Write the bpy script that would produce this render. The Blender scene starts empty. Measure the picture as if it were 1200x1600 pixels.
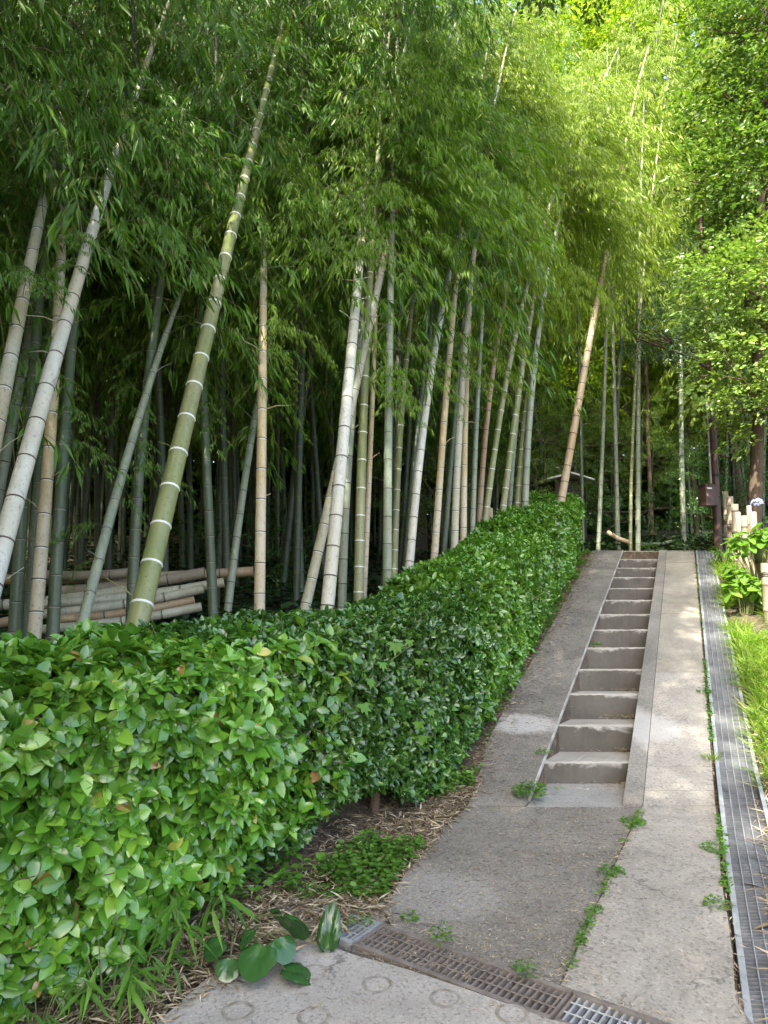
import bpy, math, random
import numpy as np
from mathutils import Vector, Matrix, noise as mnoise

S = bpy.context.scene
COL = S.collection
R = math.radians

# ------------------------------------------------------------------ camera
CAMZ = 1.4
PITCH = math.atan(130 / 1200)
cam = bpy.data.cameras.new('camera'); co = bpy.data.objects.new('camera', cam); COL.objects.link(co)
cam.sensor_fit = 'VERTICAL'; cam.sensor_height = 32; cam.sensor_width = 24; cam.lens = 24
cam.clip_end = 2000; cam.clip_start = 0.05
co.location = (0, 0, CAMZ); co.rotation_euler = (math.pi / 2 + PITCH, 0, 0)
S.camera = co

# ------------------------------------------------------------------ light
SUN_EL, SUN_AZ = 52, 205          # azimuth clockwise from +Y (the view direction): from behind the camera, a little left
w = bpy.data.worlds.new('World'); S.world = w; w.use_nodes = True
nt = w.node_tree; bg = nt.nodes['Background']
sky = nt.nodes.new('ShaderNodeTexSky'); sky.sky_type = 'NISHITA'; sky.sun_disc = False
sky.sun_elevation = R(SUN_EL); sky.sun_rotation = R(SUN_AZ); sky.air_density = 1.0; sky.dust_density = 4.0; sky.ozone_density = 0.2
nt.links.new(sky.outputs[0], bg.inputs[0]); bg.inputs[1].default_value = 0.15
sl = bpy.data.lights.new('sun', 'SUN'); so = bpy.data.objects.new('sun', sl); COL.objects.link(so)
sl.energy = 3.3; sl.angle = R(0.6); sl.color = (1.0, 0.93, 0.80)
sd = Vector((math.sin(R(SUN_AZ)) * math.cos(R(SUN_EL)), math.cos(R(SUN_AZ)) * math.cos(R(SUN_EL)), math.sin(R(SUN_EL))))
so.rotation_euler = sd.to_track_quat('Z', 'Y').to_euler(); so.location = (0, 0, 30)
vs = S.view_settings; vs.view_transform = 'Standard'; vs.look = 'None'; vs.gamma = 1; vs.exposure = 2.42
try: vs.use_curve_mapping = False
except Exception: pass
S.cycles.max_bounces = 8; S.cycles.diffuse_bounces = 4; S.cycles.transmission_bounces = 6
S.cycles.use_denoising = True

# ------------------------------------------------------------------ layout maths
CP, SP = math.cos(PITCH), math.sin(PITCH)
def ray(px, py):
    u = (px - 600) / 1200; v = (800 - py) / 1200
    y = CP - v * SP
    return u / y, (SP + v * CP) / y
def P(px, py, D):
    a, t = ray(px, py); return np.array([a * D, D, CAMZ + t * D])
K, SL, D0, D1 = .396, .264, 5.27, 13.5     # the ramp: plan skew, slope, foot, crest
LS = .06
def Z(y):
    if y < D0: return LS * (y - D0)
    if y < D1: return SL * (y - D0)
    return SL * (D1 - D0) + .04 * min(y - D1, 2) + .12 * max(0, min(y, 60) - D1 - 2)
def hit(px, py):
    a, t = ray(px, py)
    D = (CAMZ + LS * D0) / (LS - t)
    if D > D0: D = (CAMZ + SL * D0) / (SL - t)
    return np.array([a * D, D])
def sx(s, y): return s + K * y
def smooth(t): t = max(0., min(1., t)); return t * t * (3 - 2 * t)
def G(x, y):
    s = x - K * y; z = Z(y)
    if y < 3.2: g = -.12
    elif y < 7: g = -.12 + .27 * (y - 3.2)
    elif y < 60: g = .906 + .125 * (y - 7)
    else: g = .906 + .125 * 53
    b = smooth((-1.75 - s) / 1.4)
    z = z * (1 - b) + g * b
    if s > .5: z += .12 * min(s - .5, 6)
    return z

rng = np.random.default_rng(7); random.seed(7)

# ------------------------------------------------------------------ mesh helpers
class MB:
    def __init__(s): s.V = []; s.L = []; s.T = []; s.M = []; s.n = 0
    def add(s, V, F, mi=0):
        V = np.asarray(V, dtype=np.float32).reshape(-1, 3); F = np.asarray(F, dtype=np.int64)
        if len(F) == 0: return
        s.V.append(V); s.L.append((F + s.n).ravel()); s.T.append(np.full(len(F), F.shape[1])); 
        s.M.append(np.full(len(F), mi) if np.isscalar(mi) else np.asarray(mi)); s.n += len(V)
    def build(s, name, mats, parent=None, origin=None, smooth=True):
        V = np.concatenate(s.V); L = np.concatenate(s.L); T = np.concatenate(s.T); M = np.concatenate(s.M)
        if origin is not None: V = V - np.asarray(origin, dtype=np.float32)
        me = bpy.data.meshes.new(name)
        me.vertices.add(len(V)); me.vertices.foreach_set('co', V.astype(np.float32).ravel())
        me.loops.add(len(L)); me.loops.foreach_set('vertex_index', L.astype(np.int32))
        me.polygons.add(len(T)); st = np.concatenate([[0], np.cumsum(T)[:-1]])
        me.polygons.foreach_set('loop_start', st.astype(np.int32)); me.polygons.foreach_set('loop_total', T.astype(np.int32))
        if not isinstance(mats, (list, tuple)): mats = [mats]
        for m in mats: me.materials.append(m)
        me.polygons.foreach_set('material_index', M.astype(np.int32))
        me.polygons.foreach_set('use_smooth', np.full(len(T), bool(smooth)))
        me.update(calc_edges=True)
        o = bpy.data.objects.new(name, me); COL.objects.link(o)
        if parent is not None: o.parent = parent
        elif origin is not None: o.location = tuple(float(c) for c in origin)
        return o
def tag(o, label=None, cat=None, group=None, kind=None):
    if label: o['label'] = label
    if cat: o['category'] = cat
    if group: o['group'] = group
    if kind: o['kind'] = kind
    return o
def empty(name, loc, label, cat, group=None):
    o = bpy.data.objects.new(name, None); COL.objects.link(o); o.location = tuple(float(c) for c in loc)
    o.empty_display_size = .1
    return tag(o, label, cat, group)
def tube(mb, pts, rad, seg=8, mi=0, cap=True):
    pts = np.asarray(pts, dtype=float); n = len(pts)
    rad = np.full(n, rad) if np.isscalar(rad) else np.asarray(rad, dtype=float)
    tg = np.gradient(pts, axis=0); tg /= np.linalg.norm(tg, axis=1)[:, None] + 1e-9
    ref = np.array([0, 0, 1.]) if abs(tg[0][2]) < .9 else np.array([1., 0, 0])
    a = np.cross(tg, ref); a /= np.linalg.norm(a, axis=1)[:, None] + 1e-9
    b = np.cross(tg, a)
    th = np.linspace(0, 2 * math.pi, seg, endpoint=False)
    V = pts[:, None] + rad[:, None, None] * (np.cos(th)[None, :, None] * a[:, None] + np.sin(th)[None, :, None] * b[:, None])
    i = np.arange(n - 1)[:, None] * seg; j = np.arange(seg)[None]; j2 = (j + 1) % seg
    F = np.stack([i + j, i + seg + j, i + seg + j2, i + j2], -1).reshape(-1, 4)
    if not np.isscalar(mi): mi = np.repeat(mi, seg)
    mb.add(V.reshape(-1, 3), F, mi)
    if cap:
        m0 = mi if np.isscalar(mi) else mi[0]
        mb.add(V[-1], [list(range(seg))[::-1]], m0); mb.add(V[0], [list(range(seg))], m0)
def box(mb, c, sz, rz=0, mi=0, rot=None):
    c = np.asarray(c, float); h = np.asarray(sz, float) / 2
    v = np.array([[x, y, z] for z in (-1, 1) for y in (-1, 1) for x in (-1, 1)]) * h
    M = np.array(Matrix.Rotation(rz, 3, 'Z')) if rot is None else np.array(rot)
    mb.add(v @ M.T + c, [[0, 2, 3, 1], [4, 5, 7, 6], [0, 1, 5, 4], [2, 6, 7, 3], [0, 4, 6, 2], [1, 3, 7, 5]], mi)
def slab(mb, pts, top, thick, mi=0):
    """prism with outline pts (x,y) counter-clockwise; top(x,y) gives the surface"""
    n = len(pts); T = [(x, y, top(x, y)) for x, y in pts]; B = [(x, y, top(x, y) - thick) for x, y in pts]
    mb.add(T + B, [list(range(n))], mi)
    mb.add(T + B, [list(range(2 * n - 1, n - 1, -1))], mi)
    mb.add(T + B, [[(i + 1) % n, i, n + i, n + (i + 1) % n] for i in range(n)], mi)
def strip(mb, s0, s1, ys, off, thick, mi=0):
    """a length of pavement following the ramp between skew offsets s0 and s1"""
    f0 = s0 if callable(s0) else (lambda y: s0); f1 = s1 if callable(s1) else (lambda y: s1)
    rows = []
    for y in ys:
        a, b, z = sx(f0(y), y), sx(f1(y), y), Z(y) + off
        rows += [(a, y, z), (b, y, z), (b, y, z - thick), (a, y, z - thick)]
    n = len(ys); F = []
    for i in range(n - 1):
        o = 4 * i
        for k in range(4): F.append([o + k, o + (k + 1) % 4, o + 4 + (k + 1) % 4, o + 4 + k])
    mb.add(rows, F, mi); mb.add(rows, [[3, 2, 1, 0]], mi); m = 4 * (n - 1); mb.add(rows, [[m, m + 1, m + 2, m + 3]], mi)
def rand_rot(n, tilt=1.0):
    """random rotations: any heading, tilted by up to tilt radians"""
    az = rng.uniform(0, 2 * math.pi, n); e = rng.normal(0, tilt, n); r = rng.normal(0, tilt, n)
    return euler(e, r, az)
def euler(rx, ry, rz):
    cx, s_x, cy, sy, cz, sz = np.cos(rx), np.sin(rx), np.cos(ry), np.sin(ry), np.cos(rz), np.sin(rz)
    M = np.empty((len(rz), 3, 3))
    M[:, 0, 0] = cz * cy; M[:, 0, 1] = cz * sy * s_x - sz * cx; M[:, 0, 2] = cz * sy * cx + sz * s_x
    M[:, 1, 0] = sz * cy; M[:, 1, 1] = sz * sy * s_x + cz * cx; M[:, 1, 2] = sz * sy * cx - cz * s_x
    M[:, 2, 0] = -sy; M[:, 2, 1] = cy * s_x; M[:, 2, 2] = cy * cx
    return M
def frame_from_normal(N):
    N = N / (np.linalg.norm(N, axis=1)[:, None] + 1e-9)
    th = rng.uniform(0, 2 * math.pi, len(N)); r = np.stack([np.cos(th), np.sin(th), np.zeros(len(N)) + .01], 1)
    r2 = rng.normal(size=N.shape); A = np.cross(N, r2); A /= np.linalg.norm(A, axis=1)[:, None] + 1e-9
    B = np.cross(N, A)
    return np.stack([A, B, N], 2)
def scatter(mb, tv, tf, pos, rot, sc, mi=0):
    if len(pos) == 0: return
    sc = np.asarray(sc); sc = sc[:, None, None] if sc.ndim == 1 else sc[:, None, :]
    V = np.einsum('nij,mj->nmi', rot, tv) if sc.shape[-1] == 1 else np.einsum('nij,nmj->nmi', rot, tv[None] * sc)
    if sc.shape[-1] == 1: V = V * sc
    V = V + np.asarray(pos)[:, None, :]
    F = tf[None] + (np.arange(len(pos)) * len(tv))[:, None, None]
    m = mi if np.isscalar(mi) else np.tile(mi, len(pos))
    mb.add(V.reshape(-1, 3), F.reshape(-1, tf.shape[1]), m)

# ------------------------------------------------------------------ materials
def M_new(name):
    m = bpy.data.materials.new(name); m.use_nodes = True; t = m.node_tree
    return m, t, t.nodes['Principled BSDF'], t.nodes['Material Output']
def N(t, kind, **kw):
    n = t.nodes.new(kind)
    for k, v in kw.items(): setattr(n, k, v)
    return n
def noise(t, scale, detail=4, rough=.6, vec=None, dist=0):
    n = N(t, 'ShaderNodeTexNoise'); n.inputs['Scale'].default_value = scale; n.inputs['Detail'].default_value = detail
    n.inputs['Roughness'].default_value = rough; n.inputs['Distortion'].default_value = dist
    if vec is not None: t.links.new(vec, n.inputs['Vector'])
    return n
def ramp(t, fac, stops):
    r = N(t, 'ShaderNodeValToRGB'); e = r.color_ramp.elements
    while len(e) > 1: e.remove(e[-1])
    for i, (p, c) in enumerate(stops):
        el = e[0] if i == 0 else e.new(p)
        el.position = p; c = (c, c, c) if np.isscalar(c) else c; el.color = (*c, 1)
    t.links.new(fac, r.inputs[0]); return r
def mix(t, fac, a, b, mode='MIX'):
    m = N(t, 'ShaderNodeMix', data_type='RGBA', blend_type=mode)
    for sock, v in ((m.inputs[0], fac), (m.inputs[6], a), (m.inputs[7], b)):
        if hasattr(v, 'node'): t.links.new(v, sock)
        elif np.isscalar(v): sock.default_value = v
        else: sock.default_value = (*v, 1)
    return m.outputs[2]
def bump(t, bs, h, strength=.4, dist=.01):
    b = N(t, 'ShaderNodeBump'); b.inputs['Strength'].default_value = strength; b.inputs['Distance'].default_value = dist
    t.links.new(h, b.inputs['Height']); t.links.new(b.outputs[0], bs.inputs['Normal'])
def objco(t, scale=(1, 1, 1)):
    tc = N(t, 'ShaderNodeTexCoord'); mp = N(t, 'ShaderNodeMapping'); mp.inputs['Scale'].default_value = scale
    t.links.new(tc.outputs['Object'], mp.inputs[0]); return mp.outputs[0]

def leaf_mat(name, stops, rough=.45, trans=.35, spec=.4, tcol=None, blotch=True, coat=0):
    m, t, b, out = M_new(name)
    g = N(t, 'ShaderNodeNewGeometry')
    r = ramp(t, g.outputs['Random Per Island'], stops)
    c = r.outputs[0]
    if blotch:
        n = noise(t, 1.3, 2, .5, objco(t)); v = ramp(t, n.outputs[0], [(.3, .78), (.7, 1.2)])
        c = mix(t, 1, c, v.outputs[0], 'MULTIPLY')
    t.links.new(c, b.inputs['Base Color']); b.inputs['Roughness'].default_value = rough
    b.inputs['Specular IOR Level'].default_value = spec
    if coat: b.inputs['Coat Weight'].default_value = coat; b.inputs['Coat Roughness'].default_value = .14; b.inputs['Coat IOR'].default_value = 1.6
    if trans > 0:
        tr = N(t, 'ShaderNodeBsdfTranslucent'); ms = N(t, 'ShaderNodeMixShader'); ms.inputs[0].default_value = trans
        tc = mix(t, 1, c, tcol or (1.35, 1.5, .55), 'MULTIPLY')
        t.links.new(tc, tr.inputs[0]); t.links.new(b.outputs[0], ms.inputs[1]); t.links.new(tr.outputs[0], ms.inputs[2])
        t.links.new(ms.outputs[0], out.inputs[0])
    return m
def stops(*cs): return [(i / (len(cs) - 1) if len(cs) > 1 else 0, c) for i, c in enumerate(cs)]

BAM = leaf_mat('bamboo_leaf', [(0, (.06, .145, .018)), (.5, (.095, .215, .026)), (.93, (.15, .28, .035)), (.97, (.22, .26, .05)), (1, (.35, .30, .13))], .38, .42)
BAM3 = leaf_mat('bamboo_leaf_half_sunny', [(0, (.10, .19, .02)), (.5, (.155, .275, .028)), (1, (.23, .35, .04))], .4, .46)  # bamboo leaf brightened part way, some sunlight put into its colour
BAM2 = leaf_mat('bamboo_leaf_sunny', [(0, (.14, .22, .022)), (.6, (.22, .32, .03)), (1, (.32, .39, .05))], .45, .5)  # sunlit copy of the bamboo leaf, sunlight put into its colour
TREE = leaf_mat('tree_leaf', [(0, (.05, .10, .022)), (.6, (.09, .17, .03)), (.98, (.15, .22, .04)), (1, (.3, .2, .06))], .33, .3)
EVER = leaf_mat('evergreen_leaf', [(0, (.10, .17, .04)), (.6, (.17, .27, .06)), (1, (.27, .36, .09))], .3, .3, .5)
MAPLE = leaf_mat('maple_leaf', [(0, (.13, .21, .02)), (.6, (.2, .3, .025)), (1, (.33, .36, .04))], .5, .55)
BLUE = leaf_mat('bluish_leaf', [(0, (.05, .11, .055)), (1, (.09, .17, .085))], .4, .25, tcol=(1.1, 1.2, .7))
HEDGE = leaf_mat('camellia_leaf', [(0, (.06, .17, .018)), (.5, (.10, .26, .026)), (.85, (.16, .34, .035)), (.985, (.24, .42, .05)), (.993, (.50, .38, .08)), (1, (.22, .12, .05))], .24, .2, .6, coat=.35)
DARKH = leaf_mat('holly_leaf', [(0, (.035, .10, .018)), (.7, (.065, .165, .027)), (1, (.14, .28, .045))], .22, .15, .6, coat=.3)
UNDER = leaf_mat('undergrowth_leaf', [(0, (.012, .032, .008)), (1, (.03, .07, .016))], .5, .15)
FARH = leaf_mat('ramp_hedge_leaf', [(0, (.065, .17, .02)), (.6, (.115, .265, .03)), (1, (.2, .36, .05))], .24, .22, .6, coat=.3)
GRASS = leaf_mat('grass_blade', [(0, (.10, .19, .02)), (.7, (.18, .30, .03)), (.92, (.25, .34, .05)), (1, (.42, .36, .16))], .5, .4)
WEED = leaf_mat('weed_leaf', [(0, (.06, .16, .02)), (1, (.13, .27, .035))], .5, .35)
STRAW = leaf_mat('dry_leaf', [(0, (.14, .10, .055)), (.4, (.31, .24, .145)), (.8, (.50, .42, .28)), (1, (.62, .55, .41))], .7, .1, .2, (1, .9, .7), False)
HYD = leaf_mat('hydrangea_leaf', [(0, (.11, .24, .03)), (1, (.19, .33, .05))], .45, .45)
BUTT = leaf_mat('leopard_plant_leaf', [(0, (.022, .07, .018)), (1, (.045, .125, .028))], .2, .12, .7)

def plain(name, c1, c2, rough=.8, scale=6, detail=5, bstr=.3, bdist=.005, metal=0, vec=(1, 1, 1), spec=.4):
    m, t, b, out = M_new(name)
    v = objco(t, vec); n = noise(t, scale, detail, .65, v)
    r = ramp(t, n.outputs[0], [(.3, c1), (.7, c2)])
    t.links.new(r.outputs[0], b.inputs['Base Color']); b.inputs['Roughness'].default_value = rough
    b.inputs['Metallic'].default_value = metal; b.inputs['Specular IOR Level'].default_value = spec
    if bstr: bump(t, b, noise(t, scale * 6, 3, .6, v).outputs[0], bstr, bdist)
    return m
BARK = plain('bark', (.055, .038, .026), (.13, .092, .062), .9, 9, 6, .8, .02, vec=(1, 1, .25))
TWIG = plain('twig', (.10, .075, .045), (.2, .16, .1), .8, 8, 3, 0)
TWIGG = plain('green_twig', (.10, .13, .05), (.2, .2, .09), .7, 8, 3, 0)
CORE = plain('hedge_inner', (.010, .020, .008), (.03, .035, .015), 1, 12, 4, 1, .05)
CUT = plain('cut_bamboo_end', (.25, .19, .1), (.45, .36, .22), .8, 30, 3, 0)
HOLLOW = plain('hollow_inside', (.03, .022, .015), (.06, .045, .03), .9, 10, 2, 0)
WIRE = plain('black_twine', (.012, .012, .012), (.03, .03, .03), .7, 20, 2, 0)
POSTM = plain('brown_painted_steel', (.05, .028, .022), (.10, .055, .045), .45, 5, 5, .15, .002, spec=.5)
BLACKM = plain('black_painted_steel', (.012, .012, .013), (.02, .02, .02), .5, 5, 3, 0)
GALV = plain('galvanised_steel', (.26, .28, .30), (.42, .44, .45), .5, 14, 5, .2, .001, metal=.35)
RUST = plain('rusty_steel', (.11, .095, .08), (.22, .19, .165), .75, 12, 6, .4, .002, metal=.15)
DARKG = plain('dirty_grating_steel', (.10, .105, .11), (.22, .23, .24), .6, 10, 6, .2, .001, metal=.25)
WHITE = plain('white_paint', (.7, .7, .7), (.8, .8, .8), .6, 6, 2, 0)
ROOF = plain('pale_metal_roof', (.55, .54, .5), (.7, .68, .62), .6, 3, 4, .1, .004)
SHEDW = plain('dark_boards', (.04, .032, .025), (.09, .07, .05), .9, 4, 5, .5, .01, vec=(6, 6, .5))
FLOWER = leaf_mat('hydrangea_petal', [(0, (.25, .32, .62)), (1, (.5, .55, .8))], .6, .3, .3, (1, 1, 1), False)

def culm_mat(name, c1, c2, c3, rough=.42):
    m, t, b, out = M_new(name)
    v = objco(t, (9, 9, .55)); n = noise(t, 1.4, 6, .65, v); n2 = noise(t, .9, 3, .5, objco(t, (1, 1, .8)))
    r = ramp(t, n.outputs[0], [(.3, c1), (.62, c2)])
    f = ramp(t, n2.outputs[0], [(.38, 0.), (.6, .95)])
    c = mix(t, f.outputs[0], r.outputs[0], c3)
    sp = noise(t, 55, 3, .7, objco(t, (1, 1, .5))); sr = ramp(t, sp.outputs[0], [(.56, 1.), (.70, .5)])
    c = mix(t, 1, c, sr.outputs[0], 'MULTIPLY')
    t.links.new(c, b.inputs['Base Color']); b.inputs['Roughness'].default_value = rough
    b.inputs['Specular IOR Level'].default_value = .45
    bump(t, b, n.outputs[0], .1, .003)
    return m
CM = {
 'green': culm_mat('green_culm', (.135, .17, .055), (.20, .23, .08), (.24, .235, .12), .32),
 'olive': culm_mat('olive_culm', (.13, .17, .05), (.21, .23, .09), (.26, .25, .15)),
 'pale': culm_mat('pale_culm', (.33, .34, .25), (.47, .47, .37), (.38, .34, .21), .5),
 'white': culm_mat('whitish_culm', (.42, .43, .36), (.57, .57, .48), (.44, .40, .28), .5),
 'tan': culm_mat('tan_culm', (.36, .28, .14), (.50, .40, .22), (.50, .47, .36), .5),
 'grey': culm_mat('blue_grey_culm', (.155, .19, .13), (.26, .31, .215), (.27, .28, .19), .45),
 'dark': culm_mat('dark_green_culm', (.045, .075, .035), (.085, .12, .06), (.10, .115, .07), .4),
 'deep': culm_mat('shaded_culm', (.022, .040, .018), (.045, .07, .032), (.06, .07, .04), .5),  # green culm darkened to put the deep grove's shade into its colour
 'aged': culm_mat('aged_culm', (.13, .10, .065), (.23, .185, .12), (.29, .25, .18), .6),
 'brown': culm_mat('reddish_culm', (.28, .18, .095), (.38, .265, .15), (.37, .30, .19), .5),
}
RW = plain('node_bloom', (.62, .64, .58), (.78, .8, .74), .7, 12, 2, 0)
RD = plain('node_dark', (.05, .04, .03), (.12, .10, .07), .8, 12, 2, 0)
RM = plain('node_mid', (.22, .24, .18), (.34, .35, .28), .8, 12, 2, 0)

# ---- ground materials
def ground_mat():
    m, t, b, out = M_new('forest_soil'); v = objco(t)
    n = noise(t, 1.2, 6, .65, v); r = ramp(t, n.outputs[0], [(.3, (.035, .027, .017)), (.55, (.07, .053, .033)), (.75, (.12, .09, .055))])
    n2 = noise(t, 14, 5, .7, v); r2 = ramp(t, n2.outputs[0], [(.5, 0.), (.68, .8)])
    c = mix(t, r2.outputs[0], r.outputs[0], (.20, .145, .085))
    t.links.new(c, b.inputs['Base Color']); b.inputs['Roughness'].default_value = .95
    bump(t, b, n2.outputs[0], .9, .04); return m
def pave_mat(name, c1, c2, grit, gscale, spots, gritamt=.6, marks=(), stain=(.52, .51, .48), bstr=.5):
    """asphalt / concrete: mottled base, grit, and pale mineral bloom at fixed places"""
    m, t, b, out = M_new(name); v = objco(t)
    n = noise(t, 1.1, 6, .7, v); r = ramp(t, n.outputs[0], [(.3, c1), (.7, c2)])
    g = noise(t, gscale, 3, .75, v); gr = ramp(t, g.outputs[0], [(.50, 0.), (.66, gritamt)])
    c = mix(t, gr.outputs[0], r.outputs[0], grit)
    lf = noise(t, .55, 5, .75, objco(t, (1, 1, 1)), 1.2); lr = ramp(t, lf.outputs[0], [(.35, .72), (.6, 1.1)]); c = mix(t, 1, c, lr.outputs[0], 'MULTIPLY')
    gd = noise(t, gscale * .8, 2, .6, objco(t, (1.1, .9, 1))); gdr = ramp(t, gd.outputs[0], [(.33, .62), (.46, 1.)])
    c = mix(t, 1, c, gdr.outputs[0], 'MULTIPLY')
    p = noise(t, 3.2, 5, .7, v, .6); pr = ramp(t, p.outputs[0], [(.56, 0.), (.75, .6)])
    c = mix(t, pr.outputs[0], c, spots)
    vo = N(t, 'ShaderNodeTexVoronoi', feature='DISTANCE_TO_EDGE'); vo.inputs['Scale'].default_value = .75
    wn = noise(t, 2.5, 5, .7, v); ad = N(t, 'ShaderNodeVectorMath', operation='MULTIPLY_ADD'); t.links.new(wn.outputs['Color'], ad.inputs[0]); ad.inputs[1].default_value = (.35, .35, .35); t.links.new(v, ad.inputs[2])
    t.links.new(ad.outputs[0], vo.inputs['Vector']); cr = ramp(t, vo.outputs['Distance'], [(.0, .45), (.007, 1.)])
    cm = ramp(t, noise(t, .8, 3, .5, objco(t, (1, 1.3, 1))).outputs[0], [(.48, 0.), (.56, 1.)])
    c = mix(t, cm.outputs[0], c, mix(t, 1, c, cr.outputs[0], 'MULTIPLY'))
    for (x, y, z, rx, ry, amt) in marks:
        tc = N(t, 'ShaderNodeTexCoord'); mp = N(t, 'ShaderNodeMapping'); mp.vector_type = 'TEXTURE'
        mp.inputs['Location'].default_value = (x, y, z); mp.inputs['Scale'].default_value = (rx, ry, 5)
        t.links.new(tc.outputs['Object'], mp.inputs[0])
        gg = N(t, 'ShaderNodeTexGradient', gradient_type='SPHERICAL'); t.links.new(mp.outputs[0], gg.inputs[0])
        nn = noise(t, 13, 8, .85, v)
        mu = N(t, 'ShaderNodeMath', operation='MULTIPLY'); t.links.new(gg.outputs['Fac'], mu.inputs[0]); t.links.new(nn.outputs[0], mu.inputs[1])
        rr = ramp(t, mu.outputs[0], [(.13, 0.), (.27, amt * .9)])
        c = mix(t, rr.outputs[0], c, stain)
    t.links.new(c, b.inputs['Base Color']); b.inputs['Roughness'].default_value = .9
    b.inputs['Specular IOR Level'].default_value = .3
    bump(t, b, g.outputs[0], bstr, .006); return m
SOIL = ground_mat()
mk1 = hit(1010, 1138); mk2 = hit(810, 1132); mk3 = hit(690, 1400)
ASPH = pave_mat('old_asphalt', (.13, .122, .102), (.195, .182, .156), (.36, .34, .29), 75, (.31, .28, .225), .5,
                [(mk2[0], mk2[1], Z(mk2[1]), .55, .30, .6), (mk3[0] , mk3[1], Z(mk3[1]), .5, .45, .2)])
AGG = pave_mat('exposed_aggregate_concrete', (.235, .22, .185), (.31, .29, .25), (.46, .43, .38), 60, (.36, .34, .29), .5,
               [(mk1[0] + .06, mk1[1], Z(mk1[1]), .34, .42, .5)])
AGG2 = pave_mat('smoother_concrete', (.215, .20, .16), (.29, .27, .225), (.40, .38, .33), 90, (.40, .37, .31), .35, [(mk1[0] + .05, mk1[1], Z(mk1[1]), .34, .5, .6)], bstr=.25)
KERB = pave_mat('dark_kerb', (.145, .135, .115), (.22, .205, .175), (.38, .37, .34), 80, (.27, .25, .22), .6, [(mk1[0] - .05, mk1[1], Z(mk1[1]), .3, .7, .55)])
SLABC = pave_mat('near_slab_concrete', (.28, .262, .228), (.37, .345, .305), (.46, .455, .44), 85, (.40, .375, .33), .5, bstr=.3)
MORT = pave_mat('rough_mortar', (.20, .185, .155), (.34, .32, .28), (.5, .48, .43), 40, (.16, .14, .10), .6, bstr=1)
APRON = pave_mat('apron_concrete', (.24, .235, .215), (.32, .31, .285), (.4, .39, .36), 70, (.30, .27, .22), .3, bstr=.2)
EDGE = plain('white_lime_edge', (.17, .16, .14), (.46, .45, .42), .9, 5, 6, .4, .004)
GROOVE = plain('groove_dirt', (.13, .12, .10), (.30, .28, .24), .95, 25, 4, .3, .003)
def step_mat():
    m, t, b, out = M_new('step_concrete'); v = objco(t)
    tc = N(t, 'ShaderNodeTexCoord'); sp = N(t, 'ShaderNodeSeparateXYZ'); t.links.new(tc.outputs['Generated'], sp.inputs[0])
    n = noise(t, 2.3, 7, .7, objco(t, (1, 2.7, 1.6)), .9); n2 = noise(t, 2.2, 6, .7, v)
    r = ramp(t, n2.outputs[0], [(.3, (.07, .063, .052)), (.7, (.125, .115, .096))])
    a = N(t, 'ShaderNodeMath', operation='MULTIPLY_ADD'); t.links.new(n.outputs[0], a.inputs[0]); a.inputs[1].default_value = 1.5
    t.links.new(sp.outputs['Z'], a.inputs[2])            # height within the riser plus noise
    f = ramp(t, a.outputs[0], [(.0, 0.), (.5, 0.)]); f.color_ramp.elements[1].position = .999
    # bloom line near the nosing
    f = N(t, 'ShaderNodeMapRange'); f.inputs['From Min'].default_value = 1.66; f.inputs['From Max'].default_value = 1.84
    t.links.new(a.outputs[0], f.inputs['Value'])
    c = mix(t, f.outputs[0], r.outputs[0], (.38, .365, .335))
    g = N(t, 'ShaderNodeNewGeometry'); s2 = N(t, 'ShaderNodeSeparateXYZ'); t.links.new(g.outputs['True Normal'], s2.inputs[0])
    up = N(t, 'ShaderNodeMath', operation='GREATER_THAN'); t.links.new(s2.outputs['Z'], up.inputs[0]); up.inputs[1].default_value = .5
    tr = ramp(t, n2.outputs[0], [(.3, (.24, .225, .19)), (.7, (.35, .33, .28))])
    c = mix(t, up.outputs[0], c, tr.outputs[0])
    t.links.new(c, b.inputs['Base Color']); b.inputs['Roughness'].default_value = .9
    bump(t, b, noise(t, 60, 4, .7, v).outputs[0], .3, .004); return m
STEP = step_mat()

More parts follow.
